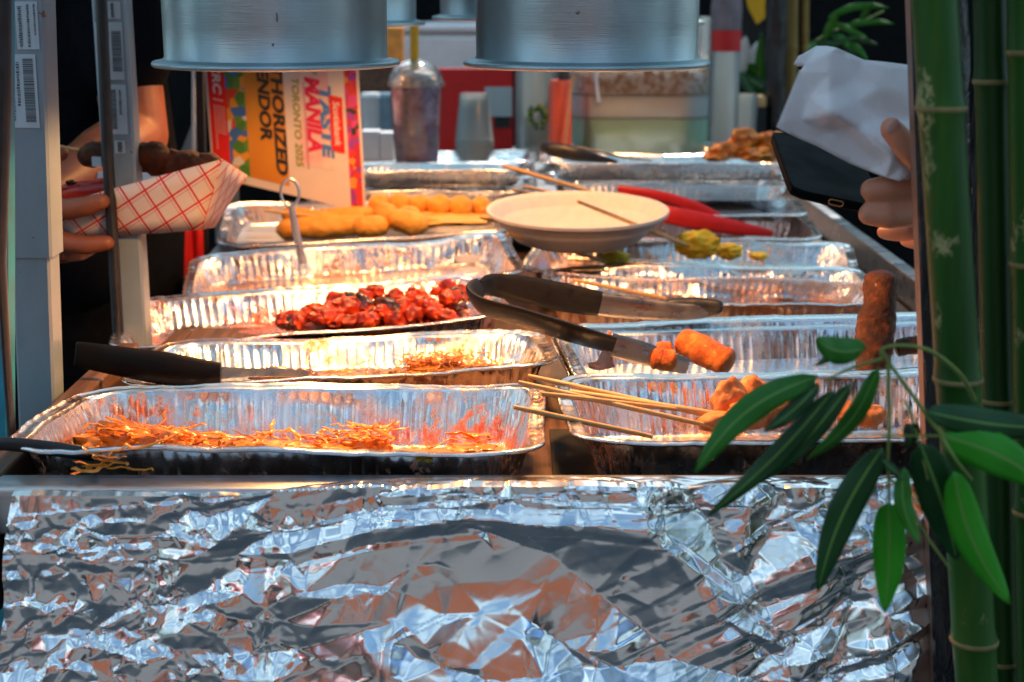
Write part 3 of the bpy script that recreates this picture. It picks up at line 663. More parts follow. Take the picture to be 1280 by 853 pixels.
# front left post (two telescoping tubes)
Yp = 1.86; a0, a1 = lean(31, 0, 50, 540, Yp, .002, 2.3)
t = thing('steel_post', 'nearest grey steel post at the far left, thicker above a sleeve joint', 'post', a0, 'steel posts of the lamp frame')
zj = at(40, 318, Yp).z; f_ = (zj - a0.z) / (a1.z - a0.z); aj = a0.lerp(a1, f_)
b = B(); prism_between(b, a0 + Vector((.004, 0, 0)), aj + Vector((.004, 0, .05)), .044, .044); mk('lower_tube', b, M['post'], t, smooth=False)
b = B(); prism_between(b, aj, a1, .057, .052); mk('upper_tube', b, M['post'], t, smooth=False)
def sticker(parent, px0, py0, px1, py1, Y, cols, rr):
    """a small printed label: paper, rows of bars"""
    p0, p1 = at(px0, py1, Y), at(px1, py0, Y)
    st = mk('sticker', B().box((p0.x, Y - .0006, p0.z), (p1.x, Y, p1.z)), M['label_paper'], parent, smooth=False)
    b = B(); W_ = p1.x - p0.x; H_ = p1.z - p0.z
    for (u0, u1, v0, v1, kind) in cols:
        v = v0
        while v < v1:
            wd = rr.choice((.006, .01, .018)) if kind == 'bar' else rr.choice((.012, .02, .03))
            gap = rr.choice((.006, .01)) if kind == 'bar' else .012
            uu0, uu1 = (u0, u1) if kind == 'bar' else (u0 + rr.random() * (u1 - u0) * .25, u1 - rr.random() * (u1 - u0) * .25)
            b.box((p0.x + uu0 * W_, Y - .0012, p0.z + v * H_), (p0.x + uu1 * W_, Y - .0007, p0.z + min(v + wd, v1) * H_)); v += wd + gap
    mk('printing', b, M['grey_ink'], st, smooth=False)
fy = Yp - .026 - .0008
sticker(t, 14, 68, 44, 160, fy, [(.55, .9, .08, .95, 'bar'), (.08, .22, .1, .9, 't'), (.3, .42, .3, .9, 't')], rnd)
sticker(t, 22, 2, 46, 62, fy, [(.1, .3, .05, .9, 't'), (.5, .62, .05, .95, 't'), (.8, .9, .3, .95, 't')], rnd)
# black strap beside post 1
b = B(); b.tube([at(6, -60, 1.62), at(6, 120, 1.62), at(1, 330, 1.62), at(10, 480, 1.62), at(16, 560, 1.60)], [.012, .012, .010, .008, .008], 10, flat=.5)
mk('black_strap', b, M['black_plastic'], label='black strap hanging in front of the far left steel post', cat='strap')
b = B(); prism_between(b, *lean(-4, 0, -2, 540, 1.70, .002, 2.3), .03, .03)
mk('blue_pole', b, simple('teal_paint', (.02, .26, .36), .5), label='teal blue painted pole at the left edge of the picture', cat='pole', smooth=False)
# second post
Yq = 2.32; a0, a1 = lean(140, 0, 165, 400, Yq, .002, 2.3)
t = thing('steel_post', 'second grey steel post standing in front of the red checked food tray', 'post', a0, 'steel posts of the lamp frame')
b = B(); prism_between(b, a0, a1, .048, .043); mk('tube', b, M['post'], t, smooth=False)
rr2 = random.Random(3)
fy = Yq - .0215 - .0008
sticker(t, 120, 2, 150, 24, fy, [(.1, .3, .1, .9, 't'), (.6, .75, .1, .9, 't')], rr2)
sticker(t, 122, 28, 152, 100, fy, [(.6, .95, .15, .85, 'bar'), (.1, .2, .4, .9, 't')], rr2)
sticker(t, 137, 106, 157, 168, fy, [(.1, .45, .1, .9, 'bar'), (.6, .75, .4, .9, 't')], rr2)
sticker(t, 144, 176, 156, 192, fy, [(.2, .8, .1, .9, 't')], rr2)
b = B(); b.tube([at(124, -60, 2.27), at(129, 60, 2.27), at(135, 200, 2.27), at(143, 330, 2.27), at(148, 420, 2.27)], [.0085] * 5, 10)
mk('black_cable', b, M['black_plastic'], label='black cable running down the second steel post', cat='cable')
# overhead bar carrying the lamps, out of frame
t = thing('lamp_bar', 'steel bar above the pans from which the heat lamps hang', 'bar', (0, 2.3, 1.98))
mk('bar', B().box((-.60, 1.86, 1.98), (.62, 1.90, 2.02)), M['post'], t, smooth=False)
mk('bar', B().box((-.60, 2.62, 1.98), (.62, 2.66, 2.02)), M['post'], t, smooth=False)
mk('bar', B().box((-.60, 3.46, 1.98), (.62, 3.50, 2.02)), M['post'], t, smooth=False)

# right hand post wrapped in black film
Yr = 1.42
a0, a1 = lean(1166, 0, 1184, 560, Yr, .002, 2.3)
t = thing('wrapped_post', 'post wrapped in black plastic film behind the bamboo', 'post', a0)
b = B(); prism_between(b, a0, a1, .044, .022, .002); mk('tube', b, simple('warm_lit_tube', (.26, .14, .10), .45, .3), t, smooth=False)  # warm lamp light on the left face is put into the tube colour
b = B(); nseg = 120
ring = [(-.0223, -.021), (-.02, -.0245), (.0, -.027), (.022, -.0245), (.027, -.015), (.026, .02), (.02, .026), (-.012, .0235)]
vs = []; fs = []
for i in range(nseg):
    s = i / (nseg - 1); c = a0.lerp(a1, s)
    for j, (x, y) in enumerate(ring):
        n_ = noise.noise(Vector((j * 1.7, s * 40, 2))) * .003; vs.append(c + Vector((x * (1 + n_ * 20), y * .55 - n_ - .0005, 0)))
for i in range(nseg - 1):
    for j in range(len(ring) - 1): m_ = len(ring); fs.append((i*m_+j, i*m_+j+1, (i+1)*m_+j+1, (i+1)*m_+j))
b.add(vs, fs); thicken(mk('plastic_wrap', b, M['film'], t), .0008, 1)
def film_sheet(label, px0, px1, Y, z0, z1, seed):
    x0, x1 = at(px0, 300, Y).x, at(px1, 300, Y).x; b = B(); nx, nz = 40, 120; vs = []; fs = []
    for j in range(nz + 1):
        for i in range(nx + 1):
            x = x0 + (x1 - x0) * i / nx; z = z0 + (z1 - z0) * j / nz
            vs.append((x, Y + .012 * noise.noise(Vector((x * 18, z * 4, seed))) + .005 * noise.noise(Vector((x * 60, z * 14, seed))), z))
    for j in range(nz):
        for i in range(nx): a = j * (nx + 1) + i; fs.append((a, a + 1, a + nx + 2, a + nx + 1))
    b.add(vs, fs); return thicken(mk('plastic_sheet', b, M['film'], label=label, cat='plastic sheet'), .001)
film_sheet('black plastic sheet hanging behind the green bamboo poles', 1206, 1420, 1.50, .02, 2.2, 1)

# ================================================================= HEAT LAMPS
k = NT('lamp_bulb_glow'); k.set(Base_Color=(1, .6, .3), Emission_Color=(1, .45, .14), Emission_Strength=6.0); M['bulb'] = k.m
k = NT('shade_inside'); k.set(Base_Color=(.75, .72, .70), Metallic=1.0, Roughness=.4); M['shade_in'] = k.m
def lamp(label, cx, cy, zr, rb, power, dirt=None, H=.21):
    t = thing('heat_lamp', label, 'heat lamp', (cx, cy, zr), 'heat lamps over the pans')
    rt = rb * 1.015
    pr = [(rb * .99, .0125), (rt, H), (rt * .985, H + .02), (rt * .9, H + .045), (rt * .6, H + .075), (rt * .25, H + .09), (.03, H + .095)]
    mk('shade', B().lathe([(rb + .0015, .008)] + [(rb - .0005 + (rt - rb) * q / 6, .012 + (H - .012) * q / 6) for q in range(7)] + pr[2:], 96, (cx, cy, zr)), M['shade'], t)
    mk('inner_shade', B().lathe([(rb - .004, .004), (rb - .004, H - .01), (rt * .85, H + .03), (.03, H + .08)], 64, (cx, cy, zr)), M['shade_in'], t)
    prof = [(rb - .003, .0105)]
    prof += [(rb + .0110 + .0035 * math.cos(a_), .0035 + .0035 * math.sin(a_)) for a_ in [R(x) for x in range(110, -200, -26)]]
    prof += [(rb - .003, .0075)]
    mk('rolled_rim', B().lathe(prof, 96, (cx, cy, zr), closed=True), M['shade'], t)
    b = B(); an = R(80); b.box((cx + (rb + .0004) * math.cos(an) - .003, cy + (rb + .0004) * math.sin(an) - .0025, zr + .014), (cx + (rb + .0004) * math.cos(an) + .003, cy + (rb + .0004) * math.sin(an) + .0025, zr + H), bev=.001); mk('seam', b, M['shade'], t)
    mk('socket', B().lathe([(.001, .0), (.028, 0), (.03, .07), (.018, .1), (.001, .1)], 24, (cx, cy, zr + H + .09)), M['black_plastic'], t)
    mk('cord', B().tube([(cx, cy, zr + H + .18), (cx, cy, 1.985)], .004, 8), M['black_plastic'], t)
    mk('bulb', B().lathe([(.001, -.055), (.03, -.05), (.048, -.02), (.05, .0), (.035, .04), (.018, .075), (.001, .08)], 28, (cx, cy, zr + .13)), M['bulb'], t)
    if dirt:
        b = B()
        for (px, py, sx, sz) in dirt:
            p = at(px, py, cy - rb * .8); x = p.x - cx
            yy = cy - math.sqrt(max(0, rb * rb - x * x)) - .0016; p = at(px, py, yy); x = p.x - cx; yy = cy - math.sqrt(max(0, rb * rb - x * x)) - .0012
            blob(b, (p.x, yy, p.z), (sx, .0012, sz), px, .5, 1.5, 2)
        mk('grime_spot', b, M['shade_dirt'], t, kind='stuff')
    ld = bpy.data.lights.new('heat_lamp_light', 'SPOT'); ld.energy = power; ld.color = (1, .46, .15); ld.shadow_soft_size = .045
    ld.spot_size = R(155); ld.spot_blend = .5
    lo = bpy.data.objects.new('lamp_light', ld); COL.objects.link(lo); lo.location = (0, 0, .045); lo.parent = t
LP = 15
YL = 1.87
cL, cR = at(346, 76, YL), at(733, 76, YL)
lamp('large galvanised heat lamp over the left pans', cL.x, YL, cL.z - .006, .1275, LP * .72, [(346, 22, .0010, .005), (341, 56, .0012, .0015)])
lamp('large galvanised heat lamp over the right pans', cR.x, YL, cR.z - .006, .1275, LP * 1.25, [(722, 16, .002, .002)])
c1 = at(420, 29, 2.64); c2 = at(650, 22, 2.86)
lamp('galvanised heat lamp hanging behind the left front lamp', c1.x, 2.64, c1.z - .004, .130, LP * .65)
lamp('galvanised heat lamp hanging behind the right front lamp', c2.x, 2.86, c2.z - .004, .140, LP * .42)
c3 = at(802, 30, 3.6); c4_ = at(318, 30, 3.35)  # unseen lamps, added to put warm light on the back pans
lamp('unseen far galvanised heat lamp added over the back right pans, hidden behind the right front lamp', c3.x, 3.6, 1.315, .125, LP * .28)
lamp('unseen far galvanised heat lamp added over the back left pans, hidden behind the left front lamp', c4_.x, 3.35, 1.315, .125, LP * .42)

# ================================================================= FOOD
def strands(name, label, mat, mounds, n, r=.0012, seed=1, cat='food', thin=1.):
    rr = random.Random(seed); b = B(); tot = sum(m[3] * m[4] for m in mounds)
    for (px, py, Y, w_, h_) in mounds:
        c = at(px, py, Y); cnt = max(6, int(n * w_ * h_ / tot))
        for q in range(cnt):
            a = rr.gauss(0, .42); x = max(-1, min(1, a)) * w_; hh = h_ * (1 - min(1, abs(a)) ** 1.5); z = rr.random() * hh; y = rr.uniform(-1, 1) * min(.03, w_ * .6) * thin
            p = c + Vector((x, y, z)); an = rr.uniform(0, 6.28); L = rr.uniform(.02, .06); pts = []; tl = rr.uniform(-.5, .5)
            for i in range(10):
                pts.append(p.copy()); an += rr.gauss(0, .7); p = p + Vector((math.cos(an) * L / 9, math.sin(an) * L / 9 * .6, L / 9 * (tl + rr.gauss(0, .6)) * .45)); p.z = max(p.z, c.z - .004)
            b.tube(pts, [r * .6] + [r] * 8 + [r * .5], 6, flat=.35)
    return mk(name, b, mat, label=label, cat=cat, kind='stuff')
strands('shredded_vegetable', 'orange shredded vegetables heaped along the back of the front left pan', M['noodle'],
        [(160, 556, 1.70, .040, .030), (120, 556, 1.69, .03, .012), (215, 556, 1.70, .035, .018), (262, 554, 1.71, .03, .010), (330, 552, 1.72, .05, .007), (400, 552, 1.72, .04, .006), (452, 550, 1.72, .022, .018), (470, 550, 1.72, .02, .009), (590, 552, 1.71, .03, .004)], 230, .0021, 2)
b = B()
for i, (px, py, Y, sx, sy, sz) in enumerate([(158, 558, 1.70, .048, .022, .026), (118, 558, 1.69, .028, .02, .013), (212, 558, 1.70, .034, .02, .017), (262, 560, 1.70, .03, .02, .011), (310, 561, 1.70, .03, .02, .009), (350, 562, 1.70, .03, .02, .007), (452, 560, 1.71, .020, .012, .012), (400, 562, 1.70, .035, .015, .005), (476, 560, 1.71, .012, .01, .010), (590, 560, 1.70, .025, .015, .004)]): blob(b, at(px, py, Y), (sx, sy, sz), i + 3, .5, 2.2, 4)
mk('vegetable_paste', b, M['noodle'], label='soft orange vegetable paste under the shreds in the front left pan', cat='food', kind='stuff')
b = B()
for i, (px, py, Y, sx, sy, sz) in enumerate([(545, 466, 2.10, .04, .02, .018), (600, 468, 2.10, .035, .02, .008)]): blob(b, at(px, py, Y), (sx, sy, sz), i + 3, .5, 2.2, 4)
mk('noodle_paste', b, M['noodle_brown'], label='brownish orange clump under the noodles in the second left pan', cat='food', kind='stuff')
strands('shredded_vegetable', 'single orange shred hanging over the front rim of the front left pan', M['noodle'],
        [(136, 582, 1.49, .009, .010)], 16, .0020, 5, thin=.2)
strands('shredded_noodles', 'pile of brownish orange noodles in the pan behind the front left pan', M['noodle_brown'],
        [(530, 464, 2.10, .040, .022), (555, 464, 2.10, .035, .026), (600, 466, 2.10, .045, .014), (490, 466, 2.10, .03, .008), (440, 466, 2.10, .03, .006), (630, 466, 2.1, .02, .008)], 230, .0016, 6)
b = B(); blob(b, at(352, 470, 2.06), (.040, .02, .012), 3, .35, 1.8, 4); blob(b, at(380, 470, 2.06), (.022, .015, .009), 5, .35, 1.8, 3)
mk('dark_stew', b, M['sauce_dark'], label='dark brown stew residue beside the black handled tongs', cat='food', kind='stuff')
# splashes of sauce standing proud on the pan rims
for (px, py, Y, r_, lb) in ((338, 426, 2.20, .009, 'brown orange sauce drop on the rim of the pan behind the front left pan'),
                            (545, 574, 1.53, .0, 'x')):
    if r_: b = B(); blob(b, at(px, py, Y), (r_ * 1.2, r_ * .5, r_), px, .3, 1.5, 3); mk('sauce_drop', b, M['noodle_brown'], label=lb, cat='sauce')
b = B(); 
for (px, py) in ((524, 574), (536, 575), (529, 572)): blob(b, at(px, py, 1.515), (.004, .004, .003), px, .4, 1.5, 2)
mk('yellow_crumbs', b, M['crumb'], label='yellow crumbs lying on the table edge in front of the front left pan', cat='crumbs', kind='stuff')

# red glazed chicken: mound + chunks
b = B(); blob(b, at(505, 408, 2.36), (.105, .06, .035), 2, .2, 2, 4); blob(b, at(430, 412, 2.34), (.075, .045, .018), 6, .2, 2, 4)
mk('chicken_mound', b, M['red_chicken'], label='red glazed chicken heaped under the separate chunks', cat='chicken', kind='stuff')
rr = random.Random(12)
def top_edge(px): return 398 - 42 * min(1, max(0, (px - 345) / 110)) ** .8 - 8 * max(0, (px - 490) / 90)
chunks = []
for i in range(68):
    px = rr.uniform(352, 582); te = top_edge(px) + 8; py = rr.uniform(te, 402)
    Y = 2.40 - .12 * (py - 350) / 50 + rr.uniform(-.01, .01)
    b = B(); s_ = rr.uniform(.009, .0165); mt = Matrix.Rotation(rr.uniform(0, 6), 3, 'Z') @ Matrix.Rotation(rr.uniform(-.8, .8), 3, 'X')
    blob(b, at(px, py, Y), (s_ * rr.uniform(1, 1.9), s_ * rr.uniform(.7, 1.1), s_ * rr.uniform(.55, 1)), i, .42, 1.6, 3, mt)
    ch = rr.random() < .17
    o = mk('chicken_chunk', b, M['char'] if ch else M['red_chicken'], cat='chicken', group='blackened chicken chunks' if ch else 'red glazed chicken chunks')
    chunks.append((ch, 'along the top' if py < te + 9 else 'along the front' if py > 393 else 'in the middle', px, o))
ORD = 'first second third fourth fifth sixth seventh eighth ninth tenth eleventh twelfth thirteenth fourteenth fifteenth sixteenth seventeenth eighteenth nineteenth twentieth'.split() + ['twenty ' + x for x in 'first second third fourth fifth sixth seventh eighth ninth'.split()] + ['thirtieth'] + ['thirty ' + x for x in 'first second third fourth fifth sixth seventh eighth ninth'.split()]
for ch in (True, False):
    for lay in ('along the top', 'along the front', 'in the middle'):
        for i, (_, _, _, o) in enumerate(sorted([c for c in chunks if c[0] == ch and c[1] == lay], key=lambda c: c[2])):
            o['label'] = ('blackened' if ch else 'glossy red') + ' chicken chunk ' + lay + ' of the heap, ' + ORD[i] + ' from the left'

# pale fried rolls, balls
def roll(name, label, p0, p1, r, mat, seed, group=None, amp=.12, bend=0, cat=None, taper=.85):
    b = B(); roll_shape(b, at(*p0), at(*p1), r, seed, amp, bend=bend, taper=taper, seg=40, n=44, wrap=.06 if name == 'spring_roll' else .03); return mk(name, b, M[mat], label=label, cat=cat or name.replace('_', ' '), group=group)
roll('fried_banana_roll', 'longest pale fried roll, lying nearest the ring handled tong', (345, 288, 2.98), (462, 280, 2.99), .0215, 'banana', 1, 'pale fried rolls')
roll('fried_banana_roll', 'pale fried roll on a stick, left one against the sign', (352, 268, 3.03), (425, 276, 3.02), .016, 'banana', 2, 'pale fried rolls')
roll('fried_banana_roll', 'short pale fried roll right of the longest one', (440, 284, 2.97), (487, 283, 2.98), .0205, 'banana', 3, 'pale fried rolls')
roll('fried_banana_roll', 'pale fried roll with its cut end towards the golden balls', (485, 272, 2.99), (535, 284, 2.97), .0225, 'banana', 4, 'pale fried rolls')
roll('fried_banana_roll', 'pale fried roll lying behind the longest roll, under the sign', (395, 272, 3.04), (470, 268, 3.05), .017, 'banana', 5, 'pale fried rolls')
balls = [(474, 256, 3.08, .0185, 'leftmost golden ball in the back row beside the sign'), (500, 254, 3.08, .0175, 'second golden ball from the sign in the back row'),
         (549, 257, 3.06, .0185, 'golden ball left of the last one in the back row'), (576, 258, 3.06, .0185, 'rightmost golden ball, nearest the paper bowl'),
         (524, 256, 3.08, .0175, 'middle golden ball of the back row'), (482, 268, 3.03, .019, 'golden ball in front of the back row, above the short roll'), (512, 272, 3.0, .0195, 'golden ball in the front, beside the cut roll'),
         (601, 258, 3.08, .0165, 'golden ball half hidden by the rim of the paper bowl'), (500, 276, 2.985, .017, 'lowest golden ball, touching the front rolls')]
for i, (px, py, Y, r_, lb) in enumerate(balls):
    b = B(); blob(b, at(px, py, Y), (r_ * 1.25, r_ * 1.2, r_ * 1.15), i + 20, .10, 1.5, 4); mk('golden_ball', b, M['ball'], label=lb, cat='fried ball', group='golden fried balls')
b = B(); blob(b, at(545, 274, 3.04), (.12, .06, .012), 31, .2, 3, 4)
mk('fried_crumb_bed', b, M['banana'], label='pale bed of fried bits under the golden balls', cat='food', kind='stuff')

# spring rolls
roll('spring_roll', 'reddish spring roll leaning to the right in the middle of its pan', (848, 424, 2.02), (914, 456, 1.97), .0195, 'spring_roll', 5, 'spring rolls', .07)
roll('spring_roll', 'small orange spring roll end at the tip of the big tongs', (812, 447, 1.95), (846, 452, 1.95), .0145, 'spring_roll', 6, 'spring rolls', .1)
roll('spring_roll', 'spring roll end lying in front of the tong tip', (818, 440, 2.0), (842, 438, 2.0), .012, 'spring_roll', 9, 'spring rolls', .1)
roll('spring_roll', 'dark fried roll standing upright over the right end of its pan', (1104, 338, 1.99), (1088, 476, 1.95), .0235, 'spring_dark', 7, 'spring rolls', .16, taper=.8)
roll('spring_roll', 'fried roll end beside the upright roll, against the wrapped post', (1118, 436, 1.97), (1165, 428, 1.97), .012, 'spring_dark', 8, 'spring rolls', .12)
# sauce hanging from the tongs
b = B(); b.tube([at(762, 414, 1.94), at(761, 430, 1.94), at(758, 446, 1.94), at(756, 456, 1.94)], [.0025, .0045, .0085, .011], 12); blob(b, at(752, 457, 1.94), (.017, .010, .0055), 2, .3, 1.5, 3)
mk('sauce_drip', b, M['sauce'], label='orange sauce dripping from the big black tong handle', cat='sauce')
# grilled chicken on skewers, front right pan
gl = [(912, 503, 1.73, .020, .028, 'tall piece of grilled chicken at the end of the skewers'), (941, 497, 1.75, .018, .026, 'grilled chicken piece right of the tall one'),
      (900, 528, 1.70, .026, .012, 'low grilled chicken piece at the tips of the skewers'), (936, 520, 1.70, .024, .016, 'grilled chicken piece behind the long bamboo leaf'),
      (968, 518, 1.72, .020, .016, 'grilled chicken piece with a burnt edge between the leaves'), (1062, 518, 1.72, .018, .014, 'pale grilled chicken piece right of the leaves'), (1086, 520, 1.72, .019, .013, 'grilled chicken end piece at the far right of the pan'),
      (990, 512, 1.74, .018, .014, 'grilled chicken piece mostly hidden by the leaves')]
for i, (px, py, Y, sx, sz, lb) in enumerate(gl):
    b = B(); blob(b, at(px, py, Y), (sx, .015, sz), i + 50, .28, 1.5, 4); mk('grilled_chicken', b, M['grilled'], label=lb, cat='chicken', group='grilled chicken pieces')
# yellow fritters
fr_ = [(766, 322, 2.80, .030, .012, 'flat yellow fritter on the left stick in the pan before the bowl'), (872, 306, 2.78, .038, .024, 'biggest yellow battered fritter, upright on its stick'),
       (912, 314, 2.80, .022, .014, 'small yellow fritter right of the biggest one'), (948, 320, 2.82, .016, .007, 'lowest yellow fritter at the right end of the group')]
for i, (px, py, Y, sx, sz, lb) in enumerate(fr_):
    b = B(); blob(b, at(px, py, Y), (sx, .022, sz), i + 70, .30, 2.6, 4); mk('yellow_fritter', b, M['batter'], label=lb, cat='fritter', group='yellow battered fritters')
# crisp chicken at the back
cc = [(905, 190, 3.34, .030, .018, 'left crisp chicken piece'), (930, 180, 3.36, .036, .026, 'tallest crisp chicken piece'), (962, 178, 3.36, .030, .024, 'crisp chicken piece right of the tallest one'),
      (945, 194, 3.32, .040, .016, 'front crisp chicken piece'), (980, 190, 3.35, .024, .018, 'rightmost crisp chicken piece by the phone'), (890, 196, 3.33, .020, .009, 'thin crisp chicken tip at the left end')]
for i, (px, py, Y, sx, sz, lb) in enumerate(cc):
    b = B(); blob(b, at(px, py, Y), (sx, .03, sz), i + 90, .5, 1.7, 4); mk('crisp_chicken', b, M['crisp_chicken'], label=lb + ' on the stacked pan', cat='chicken', group='crisp chicken pieces')

# skewers
sk = [((628, 207, 3.0), (742, 241, 3.05), .0042, 'thick wooden skewer end sticking out behind the paper bowl, topmost'),
      ((655, 233, 3.0), (705, 245, 3.05), .0034, 'short wooden skewer end left of the bowl, just below the topmost'),
      ((640, 237, 3.02), (690, 247, 3.07), .0030, 'faint wooden skewer end below the short one, left of the bowl'),
      ((722, 252, 2.62), (862, 308, 2.76), .0036, 'brown wooden skewer crossing the paper bowl to the biggest fritter'),
      ((600, 272, 2.74), (640, 281, 2.76), .0030, 'short skewer piece touching the left side of the bowl'),
      ((634, 292, 2.66), (762, 328, 2.79), .0034, 'wooden skewer running to the flat yellow fritter'),
      ((716, 350, 2.52), (832, 373, 2.50), .0034, 'sauce spotted skewer lying in the crumpled empty pan'),
      ((330, 263, 2.98), (440, 276, 3.02), .0032, 'pale stick of the fried roll leaning on the sign'),
      ((642, 509, 1.62), (815, 546, 1.66), .0030, 'lowest wooden skewer between the two front pans'),
      ((648, 478, 1.69), (888, 533, 1.69), .0030, 'second lowest wooden skewer bridging the two front pans'),
      ((660, 470, 1.76), (892, 521, 1.72), .0030, 'uppermost wooden skewer bridging the two front pans'),
      ((712, 490, 1.74), (898, 518, 1.715), .0036, 'wooden skewer just under the uppermost one, reaching the tall chicken piece'),
      ((676, 492, 1.66), (846, 512, 1.72), .0028, 'thin wooden skewer lying inside the left corner of the front right pan'),
      ((570, 250, 3.08), (606, 262, 3.06), .0022, 'thin stick in the rightmost golden ball')]
for p0, p1, r_, lb in sk:
    b = B(); a_, c_ = at(*p0), at(*p1); b.tube([a_ + (c_ - a_) * q / 6 for q in range(7)], [r_ * .8] + [r_] * 5 + [r_ * .8], 10); mk('wooden_skewer', b, M['stick'], label=lb, cat='skewer', group='wooden skewers')

# ================================================================= UTENSILS
def strap(name, pts, mat, parent, flat=.25, seg=16):
    b = B(); P = [at(x, y, Y) for x, y, Y, r in pts]; Rr = [r for *_, r in pts]
    # resample smoothly
    Q = []; S = []; n = len(P)
    for i in range(n - 1):
        p0, p1, p2, p3 = P[max(i-1, 0)], P[i], P[i+1], P[min(i+2, n-1)]
        for k_ in range(6):
            t_ = k_ / 6; Q.append(.5 * ((2*p1) + (-p0 + p2) * t_ + (2*p0 - 5*p1 + 4*p2 - p3) * t_**2 + (-p0 + 3*p1 - 3*p2 + p3) * t_**3)); S.append(Rr[i] * (1 - t_) + Rr[i+1] * t_)
    Q.append(P[-1]); S.append(Rr[-1]); b.tube(Q, S, seg, flat=flat, up=(0, 1, 0)); return mk(name, b, M[mat], parent)
t = thing('serving_tongs', 'big tongs with black handles lying across the spring roll pan', 'tongs', at(700, 400, 2.02))
strap('handle', [(600, 358, 2.03, .012), (592, 372, 1.98, .019), (606, 384, 1.955, .0205), (650, 396, 1.945, .0220), (710, 415, 1.935, .0235), (768, 432, 1.93, .0205)], 'handle_plastic', t, .30)
strap('handle', [(598, 362, 2.03, .013), (612, 356, 2.08, .015), (655, 362, 2.11, .0185), (705, 372, 2.13, .020), (750, 380, 2.14, .017)], 'handle_plastic', t, .28)
strap('steel_arm', [(762, 431, 1.935, .0155), (800, 441, 1.945, .0150), (835, 452, 1.955, .0125), (860, 458, 1.96, .010)], 'steel', t, .25)
strap('steel_arm', [(742, 380, 2.145, .0165), (790, 385, 2.15, .0165), (850, 390, 2.15, .012), (885, 388, 2.15, .010)], 'steel', t, .25)
strap('tong_tip', [(805, 388, 2.152, .003), (840, 384, 2.155, .012), (870, 384, 2.155, .014), (898, 384, 2.15, .010), (904, 384, 2.15, .003)], 'black_plastic', t, .5)
t = thing('serving_tongs', 'tongs with a wide black handle resting on the second left pan, pointing left', 'tongs', at(200, 462, 1.88))
strap('handle', [(94, 443, 1.90, .0150), (102, 444, 1.90, .0165), (150, 452, 1.89, .0190), (210, 462, 1.88, .0215), (250, 468, 1.88, .0195), (276, 470, 1.88, .0165)], 'handle_plastic', t, .30)
strap('steel_arm', [(272, 467, 1.885, .0095), (310, 466, 1.93, .006), (350, 466, 1.98, .006), (385, 468, 2.02, .004)], 'steel', t, .3)
t = thing('serving_spoon', 'thin black utensil handle lying over the left corner of the front pan', 'utensil', at(80, 566, 1.50))
strap('handle', [(-40, 553, 1.52, .0065), (20, 556, 1.51, .0072), (80, 563, 1.51, .0078), (140, 572, 1.53, .0070), (186, 575, 1.57, .0055)], 'black_plastic', t, .5)
strap('spoon_bowl', [(180, 574, 1.575, .005), (200, 578, 1.60, .015), (225, 584, 1.63, .012), (235, 586, 1.64, .004)], 'black_plastic', t, .25)
t = thing('ring_tong', 'small steel tong with a ring handle standing in the empty stained pan', 'tongs', at(376, 322, 2.66))
c_ = at(361, 241, 2.66); b = B(); b.tube([c_ + Vector((.0155 * math.cos(R(a)) + .002, .002 * math.sin(R(a)), .0225 * math.sin(R(a)))) for a in range(-90, 271, 20)], .0026, 8); mk('ring', b, M['rail_alu'], t)
strap('shaft', [(364, 258, 2.66, .005), (368, 280, 2.66, .0062), (373, 305, 2.66, .0070), (378, 330, 2.66, .0075)], 'rail_alu', t, .45)
t = thing('silicone_tongs', 'red silicone tongs lying on the far right pans beside the bowl', 'tongs', at(880, 270, 3.05))
strap('blade', [(775, 246, 3.10, .010), (820, 264, 3.05, .016), (860, 274, 3.03, .0185), (920, 285, 3.02, .014), (966, 292, 3.02, .005)], 'red_plastic', t, .3)
strap('blade', [(772, 236, 3.16, .007), (820, 244, 3.14, .010), (870, 259, 3.13, .011), (905, 275, 3.12, .008), (932, 284, 3.10, .004)], 'red_plastic', t, .4)
t = thing('black_tongs', 'black handled utensil on the left corner of the crisp chicken pan', 'utensil', at(710, 190, 3.25))
strap('handle', [(676, 184, 3.24, .008), (690, 187, 3.23, .0145), (720, 193, 3.22, .0150), (745, 198, 3.22, .009), (772, 203, 3.22, .003)], 'black_plastic', t, .4)
strap('steel_edge', [(690, 180, 3.25, .002), (730, 186, 3.24, .0025), (780, 197, 3.23, .0025), (815, 201, 3.23, .002)], 'steel', t, .6)

# paper bowl
def lathe_obj(name, prof, c, mat, parent=None, seg=64, mtx=None, closed=False, **kw):
    b = B().lathe(prof, seg, (0, 0, 0), None, closed); mt = (mtx or Matrix.Identity(3)); b.v = [mt @ v + Vector(c) for v in b.v]; return mk(name, b, mat, parent, **kw)
c_ = at(722, 262, 2.76); tm = Matrix.Rotation(R(4.0), 3, 'X'); RB = .158
lathe_obj('paper_bowl', [(.001, -.055), (RB * .62, -.055), (RB * .70, -.049), (RB * .93, -.010), (RB * .965, -.006), (RB * 1.0, -.0045), (RB * 1.006, -.0015), (RB * 1.0, .0015), (RB * .965, .0005), (RB * .94, -.005), (RB * .86, -.022), (RB * .845, -.026), (RB * .69, -.044), (RB * .60, -.050), (.001, -.050)],
          c_, M['bowl'], seg=96, mtx=tm, label='round pale paper bowl resting on the pans in the middle', cat='bowl')
# two empty upturned stacks under the bowl so that it stands on something: the pan rims carry it

